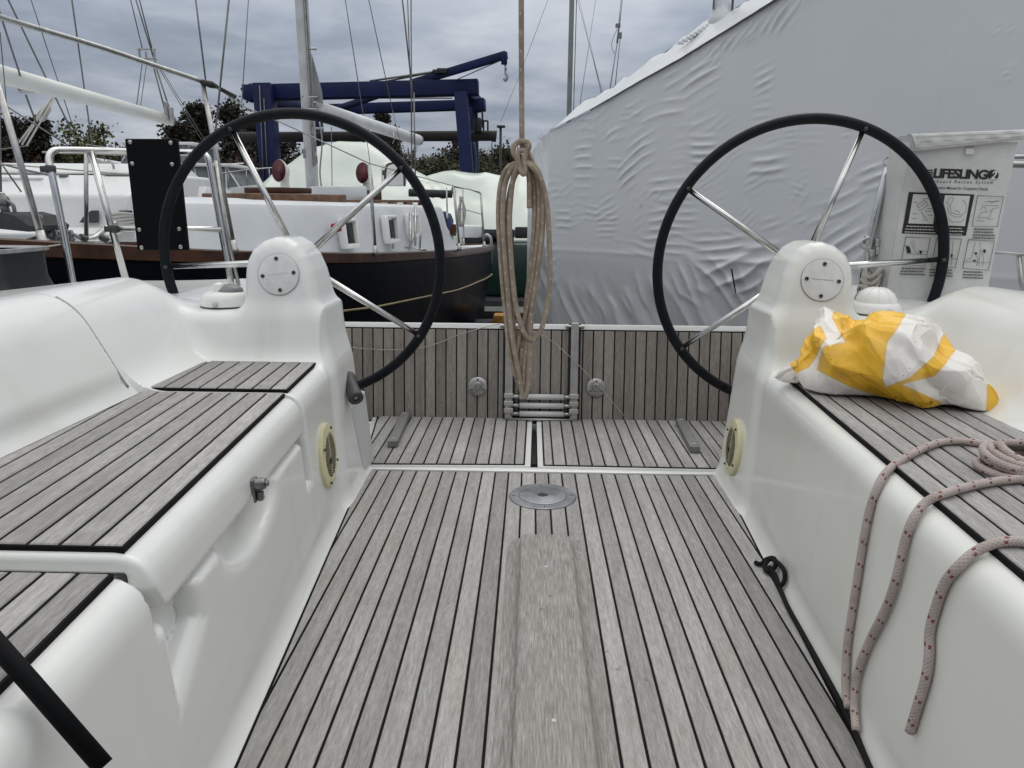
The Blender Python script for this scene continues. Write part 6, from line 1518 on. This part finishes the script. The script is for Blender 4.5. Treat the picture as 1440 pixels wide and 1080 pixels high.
def cloud_tree(seed, h, w, n, kind):
    """trunk with limbs and a crown of many small leaf clumps, denser in lumps, open between"""
    R = random.Random(seed); T = MB(); Cc = MB(); T.tube([(0, 0, 0), (.03 * h, 0, h * .4), (0, .02 * h, h * .93)], [h * .022, h * .016, h * .004], 7)
    cl = []
    for k in range(26 if kind != 'bush' else 30):
        t = R.random()
        if kind == 'cone': z = .12 + .86 * t; rad = w * .5 * (1 - t) ** .8 * R.uniform(.5, 1.1)
        elif kind == 'bush': z = R.uniform(.1, .85); rad = w * .5 * math.sqrt(max(0, 1 - (z * 1.1) ** 2)) * R.uniform(.3, 1)
        else: z = R.uniform(.3, .95); rad = w * .5 * math.sqrt(max(0, 1 - ((z - .55) / .47) ** 2)) * R.uniform(.4, 1)
        a = R.uniform(0, 2 * PI); c = np.array([rad * math.cos(a), rad * math.sin(a), z * h]); cl.append((c, R.uniform(.07, .15) * h * (1 - .5 * (t if kind == 'cone' else 0))))
        T.tube([np.array([0, 0, max(.05, z - .15) * h]), c], [h * .006, h * .002], 4, cap=False)
    for k in range(n):
        c, rr_ = R.choice(cl); o = c + np.array([R.gauss(0, 1), R.gauss(0, 1), R.gauss(0, .8)]) * rr_ * .55
        if o[2] < .02 * h: continue
        l = R.uniform(.12, .27) * (1 if kind != 'cone' else .9); d = _n(np.array([R.gauss(0, 1), R.gauss(0, 1), R.gauss(.2, .7)])); s_ = _n(np.cross(d, [R.gauss(0, 1), R.gauss(0, 1), R.gauss(0, 1)])) * l * .42
        Cc.add([o, o + d * l * .5 + s_, o + d * l, o + d * l * .5 - s_], [[0, 1, 2, 3]], False)
    return T, Cc
def mesh_of(mb, name):
    o = mb.build(name, [], fix=False); me = o.data; bpy.data.objects.remove(o); return me
VAR = {}
for k, (sd_, sp_) in {'bare_a': (3, .42), 'bare_b': (8, .50), 'bare_c': (15, .36)}.items():
    T, Cc = bare_tree(sd_, 8.0, sp_, 5); VAR[k] = (mesh_of(T, 'trunk'), mesh_of(Cc, 'crown'), 8.0)
for k, (sd_, w_, n_, kd) in {'cone_a': (5, 4.2, 16000, 'cone'), 'cone_b': (6, 5.6, 16000, 'cone'), 'round': (12, 5.0, 7000, 'round'), 'bush': (14, 8.0, 17000, 'bush')}.items():
    T, Cc = cloud_tree(sd_, 8.0, w_, n_, kd); VAR[k] = (mesh_of(T, 'trunk'), mesh_of(Cc, 'crown'), 8.0)
cache = {}
def colored(me, m):
    key = (me.name, m.name)
    if key not in cache:
        c = me.copy(); c.name = me.name; c.materials.clear(); c.materials.append(m); cache[key] = c
    return cache[key]
RT = random.Random(2)
def tree(name, kind, px, ytop, Y, m, label, cat, group, wide=1.0):
    T, Cc, h0 = VAR[kind]; t = RY(px, ytop, Y); hgt = t[2] + 2.3; s = hgt / h0
    r = thing(name, label, cat, (t[0], Y, -2.3), group); r.scale = (s * wide, s * wide, s); r.rotation_euler = (0, 0, RT.uniform(0, 6.28))
    for nm, me, mm in (('trunk', T, BARK), ('crown', Cc, m)):
        o = bpy.data.objects.new(nm, colored(me, mm)); COL.objects.link(o); o.parent = r
GB, GE, GU = 'bare trees along the far edge of the yard', 'dark evergreens beyond the yard', 'olive bushes beyond the yard'
LB, LE, LU = 'bare brown leafless tree in the tree line beyond the yard', 'dark ragged evergreen in the tree line beyond the yard', 'olive green bush in the tree line beyond the yard'
for i, (px, yt, Y) in enumerate([(-60, 175, 46), (70, 178, 48), (88, 186, 42), (150, 160, 52), (165, 172, 44), (185, 168, 50), (205, 176, 43), (228, 182, 47), (262, 186, 44), (392, 196, 46), (412, 190, 50), (440, 186, 54), (470, 184, 52), (500, 186, 48), (552, 168, 56), (568, 164, 50), (590, 178, 55), (612, 184, 50), (636, 180, 54), (660, 176, 58), (682, 172, 56), (695, 182, 48), (718, 176, 52), (730, 180, 46), (770, 166, 62), (815, 166, 60)]):
    tree('bare_tree', ('bare_a', 'bare_b', 'bare_c')[i % 3], px, yt, Y, TWIGR if i % 4 in (1, 2) and px < 260 else TWIG, LB, 'tree', GB, RT.uniform(.8, 1.1))
for i, (px, yt, Y) in enumerate([(-20, 165, 40), (14, 170, 38), (52, 168, 42), (246, 176, 38), (276, 148, 40), (326, 150, 40), (358, 172, 42), (395, 200, 40)]):
    tree('evergreen_tree', ('cone_a', 'cone_b')[i % 2], px, yt, Y, LEAFD, LE, 'tree', GE, RT.uniform(.8, 1.2))
tree('conifer_tree', 'cone_a', 536, 152, 52, LEAFD, 'tall dark conifer standing above the bare trees behind the mizzen boom', 'tree', None, .7)
tree('budding_tree', 'round', 126, 170, 44, LEAFG, 'yellow green budding tree left of the white boom end', 'tree', None, .9)
tree('bare_tree', 'bare_b', 758, 150, 40, TWIG, 'leafless tree just right of the hanging tan rope', 'tree', None, .8)
tree('bare_tree', 'bare_c', 790, 147, 42, LEAFO, 'leafless tree touching the distant grey mast', 'tree', None, .8)
for i, px in enumerate(list(range(-70, 860, 38))):
    yt = RT.uniform(184, 203); Y = RT.uniform(46, 52)
    tree('olive_bush', 'bush', px, yt, Y, (TWIG, LEAFO, TWIGR, LEAFO)[i % 4] if px < 420 else (LEAFO, TWIG)[i % 2], 'scrubby bush in the tree line beyond the yard', 'bush', 'scrubby bushes beyond the yard', RT.uniform(.8, 1.1))
for i, (px, yt, Y) in enumerate([(-40, 205, 34), (20, 208, 33), (75, 205, 34), (120, 208, 33), (165, 204, 34), (215, 204, 33), (255, 206, 34), (300, 204, 33), (345, 206, 34), (390, 212, 33), (430, 208, 34), (475, 214, 33), (520, 208, 34), (560, 204, 33), (600, 206, 34), (630, 204, 33), (662, 207, 34), (692, 206, 33), (722, 205, 34), (755, 208, 33)]):
    tree('olive_bush', 'bush', px, yt, Y, (LEAFO if px > 420 or i % 3 == 0 else TWIGR), 'scrubby bush in the tree line beyond the yard', 'bush', 'scrubby bushes beyond the yard', RT.uniform(.7, 1.0))
